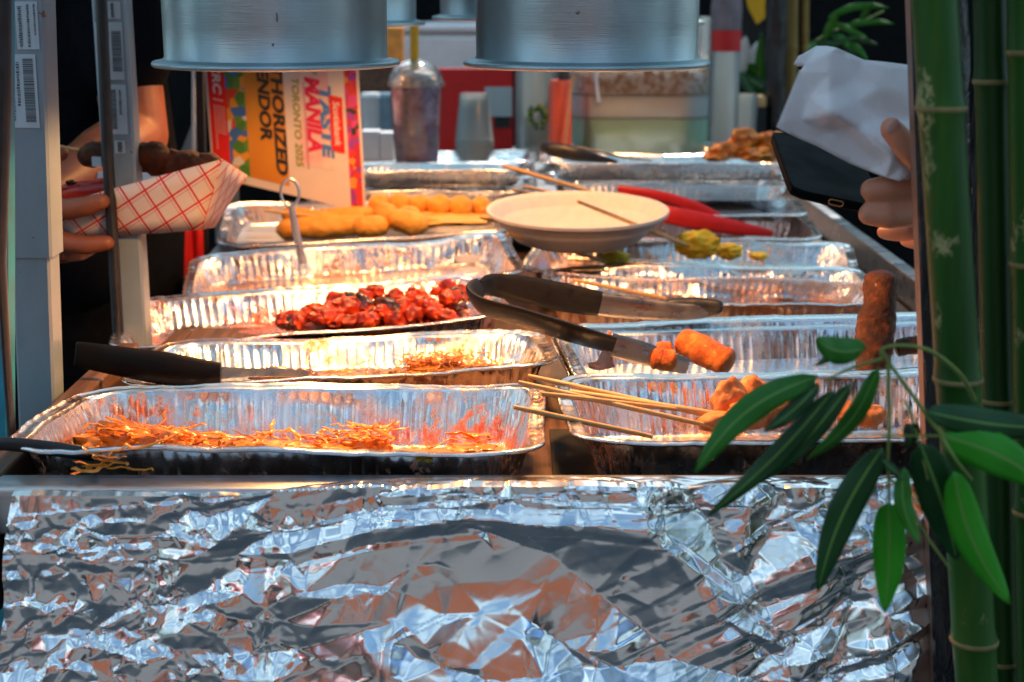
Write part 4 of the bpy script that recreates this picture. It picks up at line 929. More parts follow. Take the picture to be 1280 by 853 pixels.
# ================================================================= SIGN
SY = 3.055
QS = [Vector((at(242, -95, SY).x, SY, at(242, -95, SY).z)), at(440, -50, SY), at(457.5, 266, SY), at(266, 221, SY)]   # TL TR BR BL
def sq(u, v, off=0):
    p = QS[0] * (1-u) * (1-v) + QS[1] * u * (1-v) + QS[2] * u * v + QS[3] * (1-u) * v; return Vector((p.x, p.y - off, p.z))
sg = thing('vendor_sign', 'printed vendor sign turned on its side behind the fried rolls', 'sign', sq(.5, 1))
b = B(); n_ = 8; vs = [sq(u, v, 0) for u, v in ((0, 0), (1, 0), (1, 1), (0, 1))] + [sq(u, v, -.008) for u, v in ((0, 0), (1, 0), (1, 1), (0, 1))]
b.add(vs, [(3, 2, 1, 0), (4, 5, 6, 7), (0, 1, 5, 4), (1, 2, 6, 5), (2, 3, 7, 6), (3, 0, 4, 7)]); mk('board', b, simple('sign_board_white', (.70, .60, .57), .6, 0, .03), sg, smooth=False)
def vof(py): return (py + 73) / 318
def panel(name, u0, u1, v0, v1, mat, off=.0006):
    b = B(); b.add([sq(u0, v1, off), sq(u1, v1, off), sq(u1, v0, off), sq(u0, v0, off)], [(0, 1, 2, 3)]); return mk(name, b, mat, sg, smooth=False)
k = NT('orange_print'); k.l(k.ramp(k.noise(6, 2), [(.35, (.55, .19, .02)), (.65, (.72, .32, .03))]), k.b.inputs['Base Color']); M['orange_print'] = k.m
k = NT('pink_haze_print'); k.l(k.ramp(k.noise(9, 3), [(.45, (.74, .60, .58)), (.58, (.72, .42, .45)), (.7, (.70, .20, .30))]), k.b.inputs['Base Color']); M['pink_print'] = k.m
def art(name, stops, sc_=55):
    k = NT(name); v = k.n('TexVoronoi'); v.inputs['Scale'].default_value = sc_; v.inputs['Randomness'].default_value = 1; k.l(k.co(), v.inputs['Vector'])
    sp2 = k.n('SeparateColor'); k.l(v.outputs['Color'], sp2.inputs[0]); k.l(k.ramp(sp2.outputs[0], stops, 'CONSTANT'), k.b.inputs['Base Color']); return k.m
M['art1'] = art('festival_artwork', [(0, (.06, .20, .03)), (.3, (.62, .05, .02)), (.45, (.70, .30, .03)), (.6, (.05, .15, .45)), (.75, (.65, .6, .55)), (.88, (.10, .25, .04))])
M['art2'] = art('festival_artwork_purple', [(0, (.50, .02, .06)), (.3, (.62, .04, .03)), (.5, (.30, .04, .35)), (.65, (.70, .28, .05)), (.8, (.6, .05, .25)), (.92, (.03, .02, .03))], 70)
panel('red_strip', .012, .125, 0, .965, M['red_panel'])
panel('artwork_strip', .125, .25, 0, .99, M['art1'])
panel('orange_strip', .25, .505, 0, .965, M['orange_print'])
panel('pink_wash', .58, .80, .40, .86, M['pink_print'], .0005)
panel('artwork_strip', .905, .985, 0, .99, M['art2'])
def letters(name, s_, u0, u1, v0, v1, mat, off=.0012, bold=.02, shear=0):
    vv, ff = text2d(s_, bold, shear); b = B(); b.add([sq(u0 + y * (u1 - u0), v0 + x * (v1 - v0), off) for x, y in vv], ff); return mk(name, b, mat, sg, smooth=False)
INK = M['ink']; wht = simple('print_white', (.72, .66, .64), .6, 0, .02, bump=0)
letters('lettering', 'VENDOR', .335, .415, vof(70), vof(183), INK, bold=.045)
letters('lettering', 'AUTHORIZED', .425, .505, vof(38), vof(222), INK, bold=.045)
letters('lettering', 'TORONTO 2025', .560, .607, vof(91), vof(205), simple('print_green', (.22, .26, .03), .6, 0, .02, bump=0), bold=.02)
letters('lettering', 'TASTE', .735, .815, vof(92), vof(184), simple('print_blue', (.05, .19, .55), .6, 0, .02, bump=0), .0016, .05)
letters('lettering', 'OF', .69, .73, vof(66), vof(82), simple('print_teal', (.03, .35, .30), .6, 0, .02, bump=0), .0012, .03)
letters('lettering', 'MANILA', .645, .745, vof(87), vof(183), simple('print_crimson', (.62, .01, .09), .6, 0, .02, bump=0), .0014, .05)
panel('bank_box', .80, .885, vof(103), vof(174), M['red_panel'], .0018)
letters('lettering', 'Scotiabank', .822, .866, vof(110), vof(167), wht, .0024, .015)
letters('lettering', 'PXRC', .045, .098, vof(86), vof(135), wht, .0012, .02)
panel('white_rule', .04, .105, vof(142), vof(143.2), wht, .0012)
b = B(); rr = random.Random(4)
for u in (.045, .065, .085, .103):
    v = vof(150)
    while v < vof(187 if u > .05 else 205): b.add([sq(u, v, .0012), sq(u + .006, v, .0012), sq(u + .006, v + .008, .0012), sq(u, v + .008, .0012)], [(3, 2, 1, 0)]); v += .013
mk('small_print', b, wht, sg, smooth=False)
b = B()
for u, v0, v1 in ((.632, vof(95), vof(205)),):
    v = v0
    while v < v1: b.add([sq(u, v, .0012), sq(u + .012, v, .0012), sq(u + .012, v + .007, .0012), sq(u, v + .007, .0012)], [(3, 2, 1, 0)]); v += .013
mk('small_print', b, simple('print_pink', (.55, .08, .30), .6, 0, .02, bump=0), sg, smooth=False)
# pole that carries the sign
b = B(); prism_between(b, *lean(247, 0, 254, 260, 3.12, TZ + .002, 2.0), .016, .016, .002); mk('sign_pole', b, M['black_matte'], label='thin black pole along the left edge of the vendor sign', cat='pole', smooth=False)
b = B(); prism_between(b, *lean(242, 85, 242, 190, 3.2, TZ, 2.0), .006, .006, .001); mk('white_rod', b, M['white_plastic'], label='thin white rod left of the vendor sign pole', cat='rod', smooth=False)
b = B(); c1_ = at(226, 190, 3.24); c2_ = at(250, 130, 3.24); b.add([c1_, at(250, 188, 3.24), c2_, c1_ + Vector((0, .01, 0)), at(250, 188, 3.25), c2_ + Vector((0, .01, 0))], [(0, 1, 2), (5, 4, 3), (0, 3, 4, 1), (1, 4, 5, 2), (2, 5, 3, 0)])
mk('grey_bracket', b, M['post'], label='small grey triangular bracket left of the vendor sign', cat='bracket', smooth=False)
b = B(); prism_between(b, *lean(283, 240, 286, 320, 3.30, TZ + .001, 1.02), .05, .012, .002); mk('equipment_box', b, M['post'], label='grey metal panel under the left corner of the sign', cat='equipment', smooth=False)
sheet('red_cloth', (at(224, 300, 3.0).x, 3.0), (at(254, 300, 3.0).x, 3.0), .62, at(240, 272, 3.0).z, .004, .03, M['red_panel'], 16, 12, .003, label='red cloth hanging beside the table left of the fried rolls', cat='cloth')

# ================================================================= DRINK CUP
CY = 3.58; c_ = at(521, 206, CY); rt = at(556, 106, CY).x - at(521, 106, CY).x; hz = at(521, 106, CY).z - c_.z
cu = thing('drink_cup', 'clear cup of purple shake with a dome lid and a yellow straw', 'drink', c_)
rb_ = rt * .72; bz = .957 - c_.z
def cr(z): return rb_ + (rt * .93 - rb_) * max(0, (z - bz)) / (hz - bz)
mk('cup', B().lathe([(.001, bz), (cr(bz), bz)] + [(cr(bz + (hz - bz) * q / 6), bz + (hz - bz) * q / 6) for q in range(7)], 48, c_), M['clear'], cu)
fz = bz + (hz - bz) * .62
mk('dark_shake', B().lathe([(.001, bz + .002), (cr(bz) - .002, bz + .002), (cr(fz) - .002, fz), (.001, fz)], 40, c_), M['purple'], cu)
mk('pale_shake', B().lathe([(.001, fz + .0005), (cr(fz) - .002, fz + .0005), (cr(hz) - .003, hz - .004), (.001, hz)], 40, c_), M['purple_top'], cu)
b = B(); blob(b, c_ + Vector((0, 0, hz + .006)), (rt * .75, rt * .75, rt * .5), 3, .3, 2, 3); mk('cream', b, M['cream'], cu)
lid = mk('dome_lid', B().lathe([(rt * 1.04, hz - .004), (rt * 1.06, hz), (rt * 1.04, hz + .004)] + [(rt * .97 * math.cos(R(a)), hz + .004 + rt * .85 * math.sin(R(a))) for a in range(0, 81, 10)], 48, c_), M['clear'], cu)
st0 = at(518, 98, CY); st1 = at(518, 28, CY); b = B(); b.tube([st0, st1], .0098, 16); mk('straw', b, M['yellow_straw'], cu)

# ================================================================= BACKGROUND ON THE TABLE'S FAR END
BZ = .957
def boxpx(name, label, cat, px0, py0, px1, py1, Y, d, mat, bev=.004, zb=None, parent=None, **kw):
    a_ = at(px0, py1, Y); c2 = at(px1, py0, Y); z0 = a_.z if zb is None else zb
    return mk(name, B().box((a_.x, Y, z0), (c2.x, Y + d, c2.z), bev=bev), mat, parent, smooth=False, label=label, cat=cat, **kw)
t = thing('red_menu_board', 'red board with a small grey notice behind the stacked clear cups', 'board', at(590, 192, 4.42))
boxpx('panel', None, None, 540, 86, 641, 200, 4.42, .02, M['red_panel'], .002, parent=t)
boxpx('notice', None, None, 606, 109, 640, 146, 4.415, .004, M['label_paper'], 0, parent=t)
boxpx('black_band', None, None, 618, 146, 638, 160, 4.414, .004, M['black_matte'], 0, parent=t)
for px in (548, 632): boxpx('foot', None, None, px, 190, px + 5, 210, 4.445, .01, M['black_matte'], 0, zb=BZ, parent=t)
# stack of clear cups
c_ = at(593, 190, 4.15); z0 = BZ + .001; t = thing('clear_cups', 'upside down stack of clear plastic cups in front of the red board', 'cups', (c_.x, c_.y, z0))
ztop = at(593, 117, 4.15).z; n_ = 5
for i in range(n_):
    zz = z0 + i * .012
    mk('cup', B().lathe([(.050 - i * .0002, zz), (.052, zz + .002), (.049, zz + .004), (.037, ztop - (n_ - 1 - i) * .012), (.001, ztop - (n_ - 1 - i) * .012)], 36, (c_.x, c_.y, 0)), M['clear_milky'], t)
# tall clear jar with wreath
c_ = at(672, 190, 4.3); t = thing('clear_jar', 'tall clear jar with a green and yellow wreath on it', 'jar', (c_.x, 4.3, BZ)); ztop = at(672, 60, 4.3).z
mk('jar_wall', B().lathe([(.001, BZ + .001), (.058, BZ + .001), (.060, BZ + .01), (.060, ztop), (.057, ztop), (.057, BZ + .012)], 40, (c_.x, 4.3, 0)), M['clear_milky'], t)
wc = at(672, 147, 4.235); b = B(); rr = random.Random(8); b2 = B()
for i in range(46):
    a_ = rr.uniform(0, 6.28); q = .021 + rr.uniform(-.006, .006); blob(b if i % 4 else b2, wc + Vector((q * math.cos(a_), rr.uniform(-.002, .002), q * 1.25 * math.sin(a_))), (.0065, .003, .0045), i, .4, 2, 1)
mk('green_wreath', b, M['leaf'], t, kind='stuff'); mk('yellow_flowers', b2, M['crumb'], t, kind='stuff')
# coral bottle
c_ = at(700, 178, 4.0); t = thing('coral_bottle', 'coral red squeeze bottle with a black cap beside the green drink', 'bottle', (c_.x, 4.0, BZ))
zt = at(700, 100, 4.0).z; mk('bottle_body', B().lathe([(.001, BZ + .001), (.026, BZ + .001), (.029, BZ + .01), (.029, zt - .02), (.024, zt), (.001, zt)], 32, (c_.x, 4.0, 0)), M['coral_plastic'], t)
mk('cap', B().lathe([(.014, zt), (.014, zt + .03), (.008, zt + .035), (.006, zt + .06), (.001, zt + .06)], 24, (c_.x + .008, 4.0, 0)), M['black_plastic'], t)
b = B(); b.tube([at(706, 180, 3.93), at(716, 95, 3.94)], .006, 8, flat=.5); mk('wooden_stirrer', b, M['stick'], label='wooden stirrer standing between the coral bottle and the green drink', cat='stirrer')
# big drink container
t = thing('drink_container', 'large clear container with green drink at the bottom and speckled jelly above', 'container', at(804, 180, 4.1))
def cont(name, px0, px1, py0, py1, ins, mat, topopen=False):
    x0, x1 = at(px0, 100, 4.05).x, at(px1, 100, 4.05).x; z1, z0_ = at(800, py0, 4.05).z, (BZ + .002 if py1 is None else at(800, py1, 4.05).z)
    b = B(); r_ = .075; vs = []; N = 48; O = outline((x1 - x0) / 2 - ins, .09 - ins, r_, N)
    for z in (z0_ + ins, z1):
        for (kx, f_, s, per) in O: p, n2 = rr_point((x1 - x0) / 2 - ins, .09 - ins, r_, kx, f_); vs.append(((x0 + x1) / 2 + p.x, 4.14 + p.y, z))
    fs = [(j, (j + 1) % N, N + (j + 1) % N, N + j) for j in range(N)] + [tuple(range(N))[::-1]]
    if not topopen: fs.append(tuple(N + j for j in range(N)))
    b.add(vs, fs); return mk(name, b, mat, t)
cont('container_wall', 713, 893, 22, None, 0, M['clear'], True)
cont('green_drink', 713, 893, 150, None, .004, M['green_drink'])
cont('milky_layer', 713, 893, 121, 149.5, .004, M['milky'])
cont('speckled_jelly', 713, 893, 84, 120.5, .004, M['speckle'])
b = B(); b.tube([at(741, 60, 4.04), at(748, 128, 4.04)], .005, 8); mk('white_stick', b, M['white_plastic'], t)
# dispenser bottle with a red band
c_ = at(904, 160, 4.35); t = thing('dispenser_bottle', 'pale bottle with a red band right of the green drink container', 'bottle', (c_.x, 4.35, BZ))
def zat(py): return at(904, py, 4.35).z
mk('bottle_body', B().lathe([(.001, BZ + .001), (.038, BZ + .001), (.040, BZ + .02), (.040, zat(64)), (.038, zat(62)), (.001, zat(62))], 32, (c_.x, 4.35, 0)), M['clear_milky'], t)
mk('red_band', B().lathe([(.041, zat(64)), (.0415, zat(38)), (.001, zat(38))], 32, (c_.x, 4.35, 0)), M['red_panel'], t)
mk('grey_top', B().lathe([(.040, zat(38) + .001), (.042, zat(10)), (.036, zat(-15)), (.020, zat(-40)), (.001, zat(-40))], 32, (c_.x, 4.35, 0)), simple('mauve_grey_plastic', (.20, .14, .16), .5), t)
c_ = at(928, 165, 4.5)
mk('spare_cup', B().lathe([(.001, BZ + .001), (.035, BZ + .001), (.042, at(928, 118, 4.5).z), (.040, at(928, 118, 4.5).z), (.033, BZ + .003), (.001, BZ + .003)], 32, (c_.x, 4.5, 0)), M['clear_milky'], label='small cloudy cup behind the pale bottle with the red band', cat='cup')
# white cooler and little things behind the left lamp gap
t = thing('white_cooler', 'large white cooler box behind the purple drink and the red board', 'cooler', at(560, 90, 5.0))
boxpx('cooler_body', None, None, 478, 42, 625, 92, 5.0, .35, M['white_plastic'], .02, zb=.75, parent=t)
boxpx('cooler_lid', None, None, 474, 30, 629, 41.5, 4.99, .37, M['white_plastic'], .012, parent=t)
t = thing('cooler_stand', 'dark stand under the white cooler box', 'stand', (at(560, 90, 5.0).x, 5.17, 0)); xx = at(560, 90, 5.0).x
mk('stand_top', B().box((xx - .25, 5.0, .70), (xx + .25, 5.35, .748)), M['black_matte'], t, smooth=False)
for dx in (-.23, .23):
    for yy in (5.03, 5.32): mk('leg', B().box((xx + dx - .015, yy - .015, 0), (xx + dx + .015, yy + .015, .6995)), M['black_matte'], t, smooth=False)
boxpx('wooden_box', 'dark brown wooden box left of the purple drink', 'box', 448, 82, 490, 132, 4.75, .12, M['wood'], .003)
boxpx('lamp_glow_box', 'orange box painted as the warm lamp glow between the two left lamps', 'glow stand-in', 482, 34, 503, 64, 4.70, .08, simple('lamp_glow_orange', (.80, .30, .05), .5), .003, zb=at(490, 81, 4.70).z + 0)  # warm lamp glow put into the orange colour of a box
for i, (px, rr_, mt, lb) in enumerate(((466, .032, 'white_plastic', 'white cup left of the purple drink, nearest the sign'), (486, .030, 'pale_blue', 'pale blue cup just left of the purple drink'))):
    if mt == 'pale_blue': M['pale_blue'] = simple('pale_blue_plastic', (.25, .36, .46), .4)
    c_ = at(px, 175, 4.45); zt = at(px, 122, 4.45).z
    mk('cup', B().lathe([(.001, BZ + .001), (rr_ * .8, BZ + .001), (rr_, zt), (rr_ * 1.05, zt + .002), (rr_ * .9, zt + .012), (.001, zt + .014)], 32, (c_.x, 4.45, 0)), M[mt], label=lb, cat='cup')
boxpx('napkin_box', 'white napkin box at the foot of the cups beside the sign', 'box', 452, 164, 474, 190, 4.1, .06, M['white_paper'], .003, zb=BZ + .001)
boxpx('napkin_box', 'second white napkin box, touching the purple drink', 'box', 475, 166, 492, 190, 4.1, .06, M['white_paper'], .003, zb=BZ + .001)
# right background: wrapped post, brown bamboo, sign, flowers
b = B(); a0, a1 = lean(971, 0, 968, 165, 4.6, .002, 2.2); nseg = 80; vs = []; fs = []
for i in range(nseg):
    c = a0.lerp(a1, i / (nseg - 1))
    for j in range(10): an = 6.283 * j / 10; q = .032 * (1 + .12 * noise.noise(Vector((j * 2, i * .35, 5)))); vs.append(c + Vector((q * math.cos(an), q * math.sin(an), 0)))
for i in range(nseg - 1):
    for j in range(10): fs.append((i*10+j, i*10+(j+1) % 10, (i+1)*10+(j+1) % 10, (i+1)*10+j))
mk('film_wrapped_post', b.add(vs, fs), M['film'], label='distant post wrapped in dark plastic film left of the brown bamboo', cat='post')
def pole(name, label, px0, py0, px1, py1, Y, r_, nodes, mat, group, z0=.002, z1=2.25):
    a0, a1 = lean(px0, py0, px1, py1, Y, z0, z1); t = thing(name, label, 'bamboo pole', a0, group)
    zs = sorted([at(px0, n_, Y).z for n_ in nodes]); gap = .24
    while zs[0] - gap > z0 + .03: zs.insert(0, zs[0] - gap)
    while zs[-1] + gap < z1 - .03: zs.append(zs[-1] + gap)
    prof = []; z = z0
    pts = [z0]
    for zn in zs: pts += [zn - .03, zn - .008, zn - .003, zn, zn + .004, zn + .012, zn + .035]
    pts.append(z1); b = B(); vs = []; fs = []; seg = 28
    pts = sorted(p for p in pts if z0 <= p <= z1)
    for z in pts:
        d = min(((z - zn) for zn in zs), key=abs); c = a0.lerp(a1, (z - z0) / (z1 - z0))
        q = r_ * (1 + (.10 if abs(d) < .0015 else .06 if abs(d) < .006 else .0 if abs(d) < .015 else -.02))
        for j in range(seg): an = 6.2832 * j / seg; vs.append(c + Vector((q * math.cos(an), q * math.sin(an), 0)))
    for i in range(len(pts) - 1):
        for j in range(seg): fs.append((i*seg+j, i*seg+(j+1) % seg, (i+1)*seg+(j+1) % seg, (i+1)*seg+j))
    fs.append(tuple(range(seg))[::-1]); fs.append(tuple((len(pts)-1)*seg+j for j in range(seg)))
    mk('culm', b.add(vs, fs), M[mat], t)
    for zn in zs:
        c = a0.lerp(a1, (zn - z0) / (z1 - z0)); bb_ = B(); q = r_ * 1.09
        bb_.lathe([(q, -.0022), (q * 1.03, -.001), (q * 1.035, .0006), (q, .002), (q * .9, .002), (q * .9, -.0022)], seg, c, closed=True)
        n_ = mk('node_ring', bb_, M['node_ring'], t)
    return t
pole('bamboo_pole', 'brown bamboo pole in the far background beside the distant wrapped post', 991, 0, 990, 100, 4.65, .016, (60,), 'bamboo_old', 'brown bamboo poles')
pole('bamboo_pole', 'thinner brown bamboo pole right of the other brown one', 1007, 0, 1006, 100, 4.65, .010, (40,), 'bamboo_old', 'brown bamboo poles')
t = thing('caution_board', 'small black board with a yellow diamond at the top right background', 'board', at(940, 30, 4.8))
boxpx('board', None, None, 918, -40, 968, 52, 4.8, .01, M['black_matte'], .001, parent=t)
b = B(); dd = [(931, -10), (945, -22), (958, -5), (957, 22), (946, 31), (935, 10)]; b.add([at(x, y, 4.797) for x, y in dd] + [at(x, y, 4.7995) for x, y in dd], [(5, 4, 3, 2, 1, 0), tuple(range(6, 12))] + [(i, (i+1) % 6, 6 + (i+1) % 6, 6 + i) for i in range(6)]); mk('yellow_shape', b, M['yellow_straw'], t, smooth=False)
boxpx('board_leg', None, None, 936, 52, 941, 170, 4.803, .008, M['black_matte'], 0, zb=.002, parent=t)
boxpx('wooden_block', 'pale wooden block behind the spare cup in the right background', 'block', 922, 121, 958, 134, 4.55, .08, M['stick'], .003)
boxpx('dark_block', 'dark crate under the pale wooden block', 'crate', 922, 134.5, 958, 176, 4.55, .10, M['black_matte'], .003, zb=.2)

# leaves
def leafmesh(p0, p1, w_, bend=0, fold=.25, n=16, view=None, droop=0):
    p0, p1 = Vector(p0), Vector(p1); ax = (p1 - p0); L = ax.length; ax.normalize(); vd = ((p0 + p1) / 2 - Vector((0, 0, CAMZ))).normalized()
    side = ax.cross(vd).normalized(); nr = side.cross(ax).normalized(); b = B(); uv = []
    for i in range(n + 1):
        s = i / n; ww = w_ / 2 * (max(0, s) ** .5) * (max(0, 1 - s) ** .75) / .48; ww = max(ww, .0004)
        c = p0 + ax * L * s + side * bend * L * math.sin(math.pi * s) + nr * droop * L * math.sin(math.pi * s)
        for j in range(7):
            q = (j - 3) / 3; b.v.append(c + side * ww * q + nr * (abs(q) * ww * fold + .0012 * math.sin(s * 14 + q * 2) * abs(q))); uv.append((.5 + q / 2, s))
    for i in range(n):
        for j in range(6): a = i * 7 + j; b.f.append((a, a + 1, a + 8, a + 7))
    return b, uv
def leaf(parent, q0, q1, wpx, Y0, Y1, mat='leaf', bend=0, fold=.3, droop=0):
    p0, p1 = at(q0[0], q0[1], Y0), at(q1[0], q1[1], Y1); b, uv = leafmesh(p0, p1, wpx / F * (Y0 + Y1) / 2 * 1.05, bend, fold, droop=droop)
    o = mk('leaf', b, M[mat], parent, uvs=uv); thicken(o, .0005); return o
def stem(parent, pts, r_):
    b = B(); P = [at(*p) for p in pts]; Q = []
    n = len(P)
    for i in range(n - 1):
        p0, p1, p2, p3 = P[max(i-1, 0)], P[i], P[i+1], P[min(i+2, n-1)]
        for k_ in range(5): t_ = k_ / 5; Q.append(.5 * ((2*p1) + (-p0 + p2) * t_ + (2*p0 - 5*p1 + 4*p2 - p3) * t_**2 + (-p0 + 3*p1 - 3*p2 + p3) * t_**3))
    Q.append(P[-1]); b.tube(Q, [r_ * (1 - .4 * i / len(Q)) for i in range(len(Q))], 8); return mk('stem', b, M['stem'], parent)
t = thing('background_plant', 'bamboo leaf sprig in the background above the white paper bag', 'plant', at(1015, 60, 4.0))
stem(t, [(1006, 62, 4.0), (1035, 42, 4.0), (1070, 30, 4.0), (1105, 14, 4.0)], .003)
for q0, q1, wp, mt, bd in (((1035, 22), (1112, 10), 16, 'leaf', .1), ((1030, 50), (1048, 12), 20, 'leaf', 0), ((1012, 52), (1075, 45), 16, 'leaf_dark', -.1), ((1040, 28), (1085, 48), 14, 'leaf', 0), ((1060, 46), (1098, 56), 12, 'leaf_dark', 0), ((1058, 52), (1085, 76), 16, 'leaf', .05), ((1035, 40), (1070, 70), 12, 'leaf_dark', 0), ((1020, 50), (1010, 76), 14, 'leaf', 0), ((1050, 36), (1118, 30), 14, 'leaf', .08), ((1040, 44), (1062, 60), 18, 'leaf', .1), ((1075, 26), (1092, 2), 12, 'leaf', 0)):
    leaf(t, q0, q1, wp * .62, 4.0, 3.97, mt, bd, .15)
t = thing('background_plant', 'white flowered green plant behind the pale bottle in the background', 'plant', at(940, 120, 4.7))
for q0, q1, wp, mt in (((948, 130), (952, 40), 16, 'leaf'), ((930, 95), (955, 110), 20, 'leaf_dark'), ((925, 90), (945, 125), 16, 'leaf_dark'), ((955, 100), (935, 80), 18, 'leaf')): leaf(t, q0, q1, wp, 4.7, 4.66, mt)
for q0, q1, wp in (((925, 95), (932, 45), 20), ((940, 88), (952, 50), 24), ((950, 92), (962, 62), 18)): 
    b, uv = leafmesh(at(q0[0], q0[1], 4.72), at(q1[0], q1[1], 4.7), wp / F * 4.8); thicken(mk('petal', b, M['white_paper'], t, uvs=uv), .001)
stem(t, [(945, 176, 4.70), (944, 130, 4.7), (942, 95, 4.7)], .004)

# ================================================================= GREEN BAMBOO AND BRANCH
pole('bamboo_pole', 'thick green bamboo pole with pale scuffs nearest the wrapped post', 1168, 0, 1199, 500, 1.26, .0180, (135, 474, 800), 'bamboo', 'green bamboo poles')
pole('bamboo_pole', 'slimmer clean green bamboo pole, second from the wrapped post', 1237, 0, 1246, 500, 1.33, .0135, (102, 500), 'bamboo2', 'green bamboo poles', z1=2.2)
pole('bamboo_pole', 'green bamboo pole at the right edge of the picture', 1281, 0, 1287, 500, 1.30, .0140, (66, 330, 640), 'bamboo', 'green bamboo poles', z1=2.15)
Yb = 1.14
t = thing('bamboo_branch', 'leafy green bamboo branch hanging in front of the front right pan', 'branch', at(1200, 620, Yb))
stem(t, [(1290, 608, 1.20), (1230, 575, 1.17), (1180, 545, Yb), (1145, 500, Yb), (1112, 455, Yb), (1103, 440, Yb)], .0022)
stem(t, [(1218, 500, 1.19), (1200, 468, 1.17), (1165, 440, 1.15), (1130, 432, Yb), (1104, 436, Yb), (1102, 448, Yb)], .0018)
stem(t, [(1110, 455, Yb), (1112, 520, Yb), (1110, 575, Yb), (1112, 630, Yb)], .0016)
stem(t, [(1104, 448, Yb), (1060, 462, Yb), (1035, 475, Yb)], .0014)
stem(t, [(1110, 596, Yb), (1135, 625, Yb), (1155, 665, Yb), (1188, 712, Yb)], .0013)
stem(t, [(1175, 542, Yb), (1195, 575, 1.13), (1215, 600, 1.13)], .0014)
stem(t, [(1180, 545, Yb), (1140, 545, Yb), (1100, 545, Yb)], .0010)
stem(t, [(1130, 500, Yb), (1140, 520, Yb), (1150, 560, Yb), (1160, 600, Yb)], .0012)
LV = [((1022, 470), (868, 592), 40, 'leaf', -.10), ((1024, 480), (955, 540), 24, 'leaf_dark', .04), ((1042, 488), (884, 646), 30, 'leaf_dark', .03), ((1064, 480), (950, 604), 29, 'leaf_dark', .03), ((1098, 460), (1010, 574), 26, 'leaf', .08),
      ((1082, 436), (1019, 424), 38, 'leaf', .12), ((1042, 420), (1018, 458), 14, 'leaf_dark', .2),
      ((1103, 560), (1022, 740), 46, 'leaf_dark', -.05), ((1110, 628), (1106, 766), 46, 'leaf_bright', .02), ((1150, 555), (1196, 700), 60, 'leaf_dark', .02), ((1130, 585), (1150, 680), 26, 'leaf', -.1),
      ((1192, 590), (1263, 756), 48, 'leaf_bright', -.06), ((1178, 545), (1310, 610), 58, 'leaf_bright', .06), ((1158, 515), (1330, 535), 42, 'leaf_dark', -.03), ((1142, 530), (1135, 562), 24, 'leaf_dark', 0), ((1103, 575), (1130, 600), 12, 'leaf_dark', 0)]
for i, (q0, q1, wp, mt, bd) in enumerate(LV):
    leaf(t, q0, q1, wp, Yb - .004 * (i % 4), Yb - .02 + .012 * (i % 5), mt, bd, .22 + .05 * (i % 3), .03 * (i % 3 - 1))

# ================================================================= PEOPLE
def capsules(chains, sp_=.35):
    b = B()
    for ch in chains:
        for i, (p, r_) in enumerate(ch):
            bm = bmesh.new(); bmesh.ops.create_icosphere(bm, subdivisions=3, radius=r_); bm.verts.index_update()
            b.add([v.co + Vector(p) for v in bm.verts], [tuple(v.index for v in f.verts) for f in bm.faces]); bm.free()
            if i:
                p0, r0 = ch[i-1]; p0 = Vector(p0); p1 = Vector(p)
                if (p1 - p0).length > 1e-4: b.tube([p0, p1], [r0, r_], 20)
    return b
def skin_obj(name, chains, mat, parent, voxel, smooth_it=6):
    o = mk(name, capsules(chains), mat, parent)
    m = o.modifiers.new('remesh', 'REMESH'); m.mode = 'VOXEL'; m.voxel_size = voxel; m.use_smooth_shade = True
    s_ = o.modifiers.new('smooth', 'SMOOTH'); s_.factor = .5; s_.iterations = smooth_it
    return o
V_ = Vector
# --- left customer -------------------------------------------------
base = V_((-.86, 2.76, 0))
t = thing('person', 'person in a black shirt at the left holding the red checked food tray', 'person', base)
sh = at(128, -70, 2.66); el = at(172, 168, 2.62); wr = at(22, 268, 2.30)
torso = [(V_((-.86, 2.76, .92)), .14), (V_((-.86, 2.76, 1.10)), .125), (V_((-.86, 2.76, 1.30)), .13)]
torso2 = [(V_((-.78, 2.72, .95)), .12), (V_((-.78, 2.72, 1.28)), .12)]; torso3 = [(V_((-.95, 2.80, .95)), .12), (V_((-.96, 2.80, 1.30)), .12)]
neck = [(V_((-.86, 2.75, 1.36)), .07), (V_((-.86, 2.73, 1.48)), .055), (V_((-.85, 2.72, 1.58)), .085), (V_((-.85, 2.72, 1.66)), .092)]
face = [(V_((-.80, 2.66, 1.60)), .03), (V_((-.785, 2.645, 1.585)), .014)]; chin = [(V_((-.82, 2.69, 1.545)), .04)]
ears = [(V_((-.90, 2.66, 1.61)), .022)]
legs = [[(V_((-.78, 2.74, .90)), .10), (V_((-.78, 2.72, .50)), .065), (V_((-.78, 2.76, .10)), .045), (V_((-.70, 2.70, .035)), .032)],
        [(V_((-.94, 2.80, .90)), .10), (V_((-.94, 2.78, .50)), .065), (V_((-.94, 2.82, .10)), .045), (V_((-.86, 2.76, .035)), .032)]]
arm = [(sh, .066), (sh.lerp(el, .5), .060), (el, .050), (el.lerp(wr, .3), .050), (el.lerp(wr, .7), .036), (wr, .028)]
farm = [(V_((-.98, 2.86, 1.34)), .06), (V_((-1.02, 2.84, 1.08)), .045), (V_((-.98, 2.66, .95)), .032), (V_((-.96, 2.58, .93)), .03), (V_((-.95, 2.52, .90)), .016)]
def P2(l, r_): return [(at(*q), rr_) for q, rr_ in zip(l, r_)]
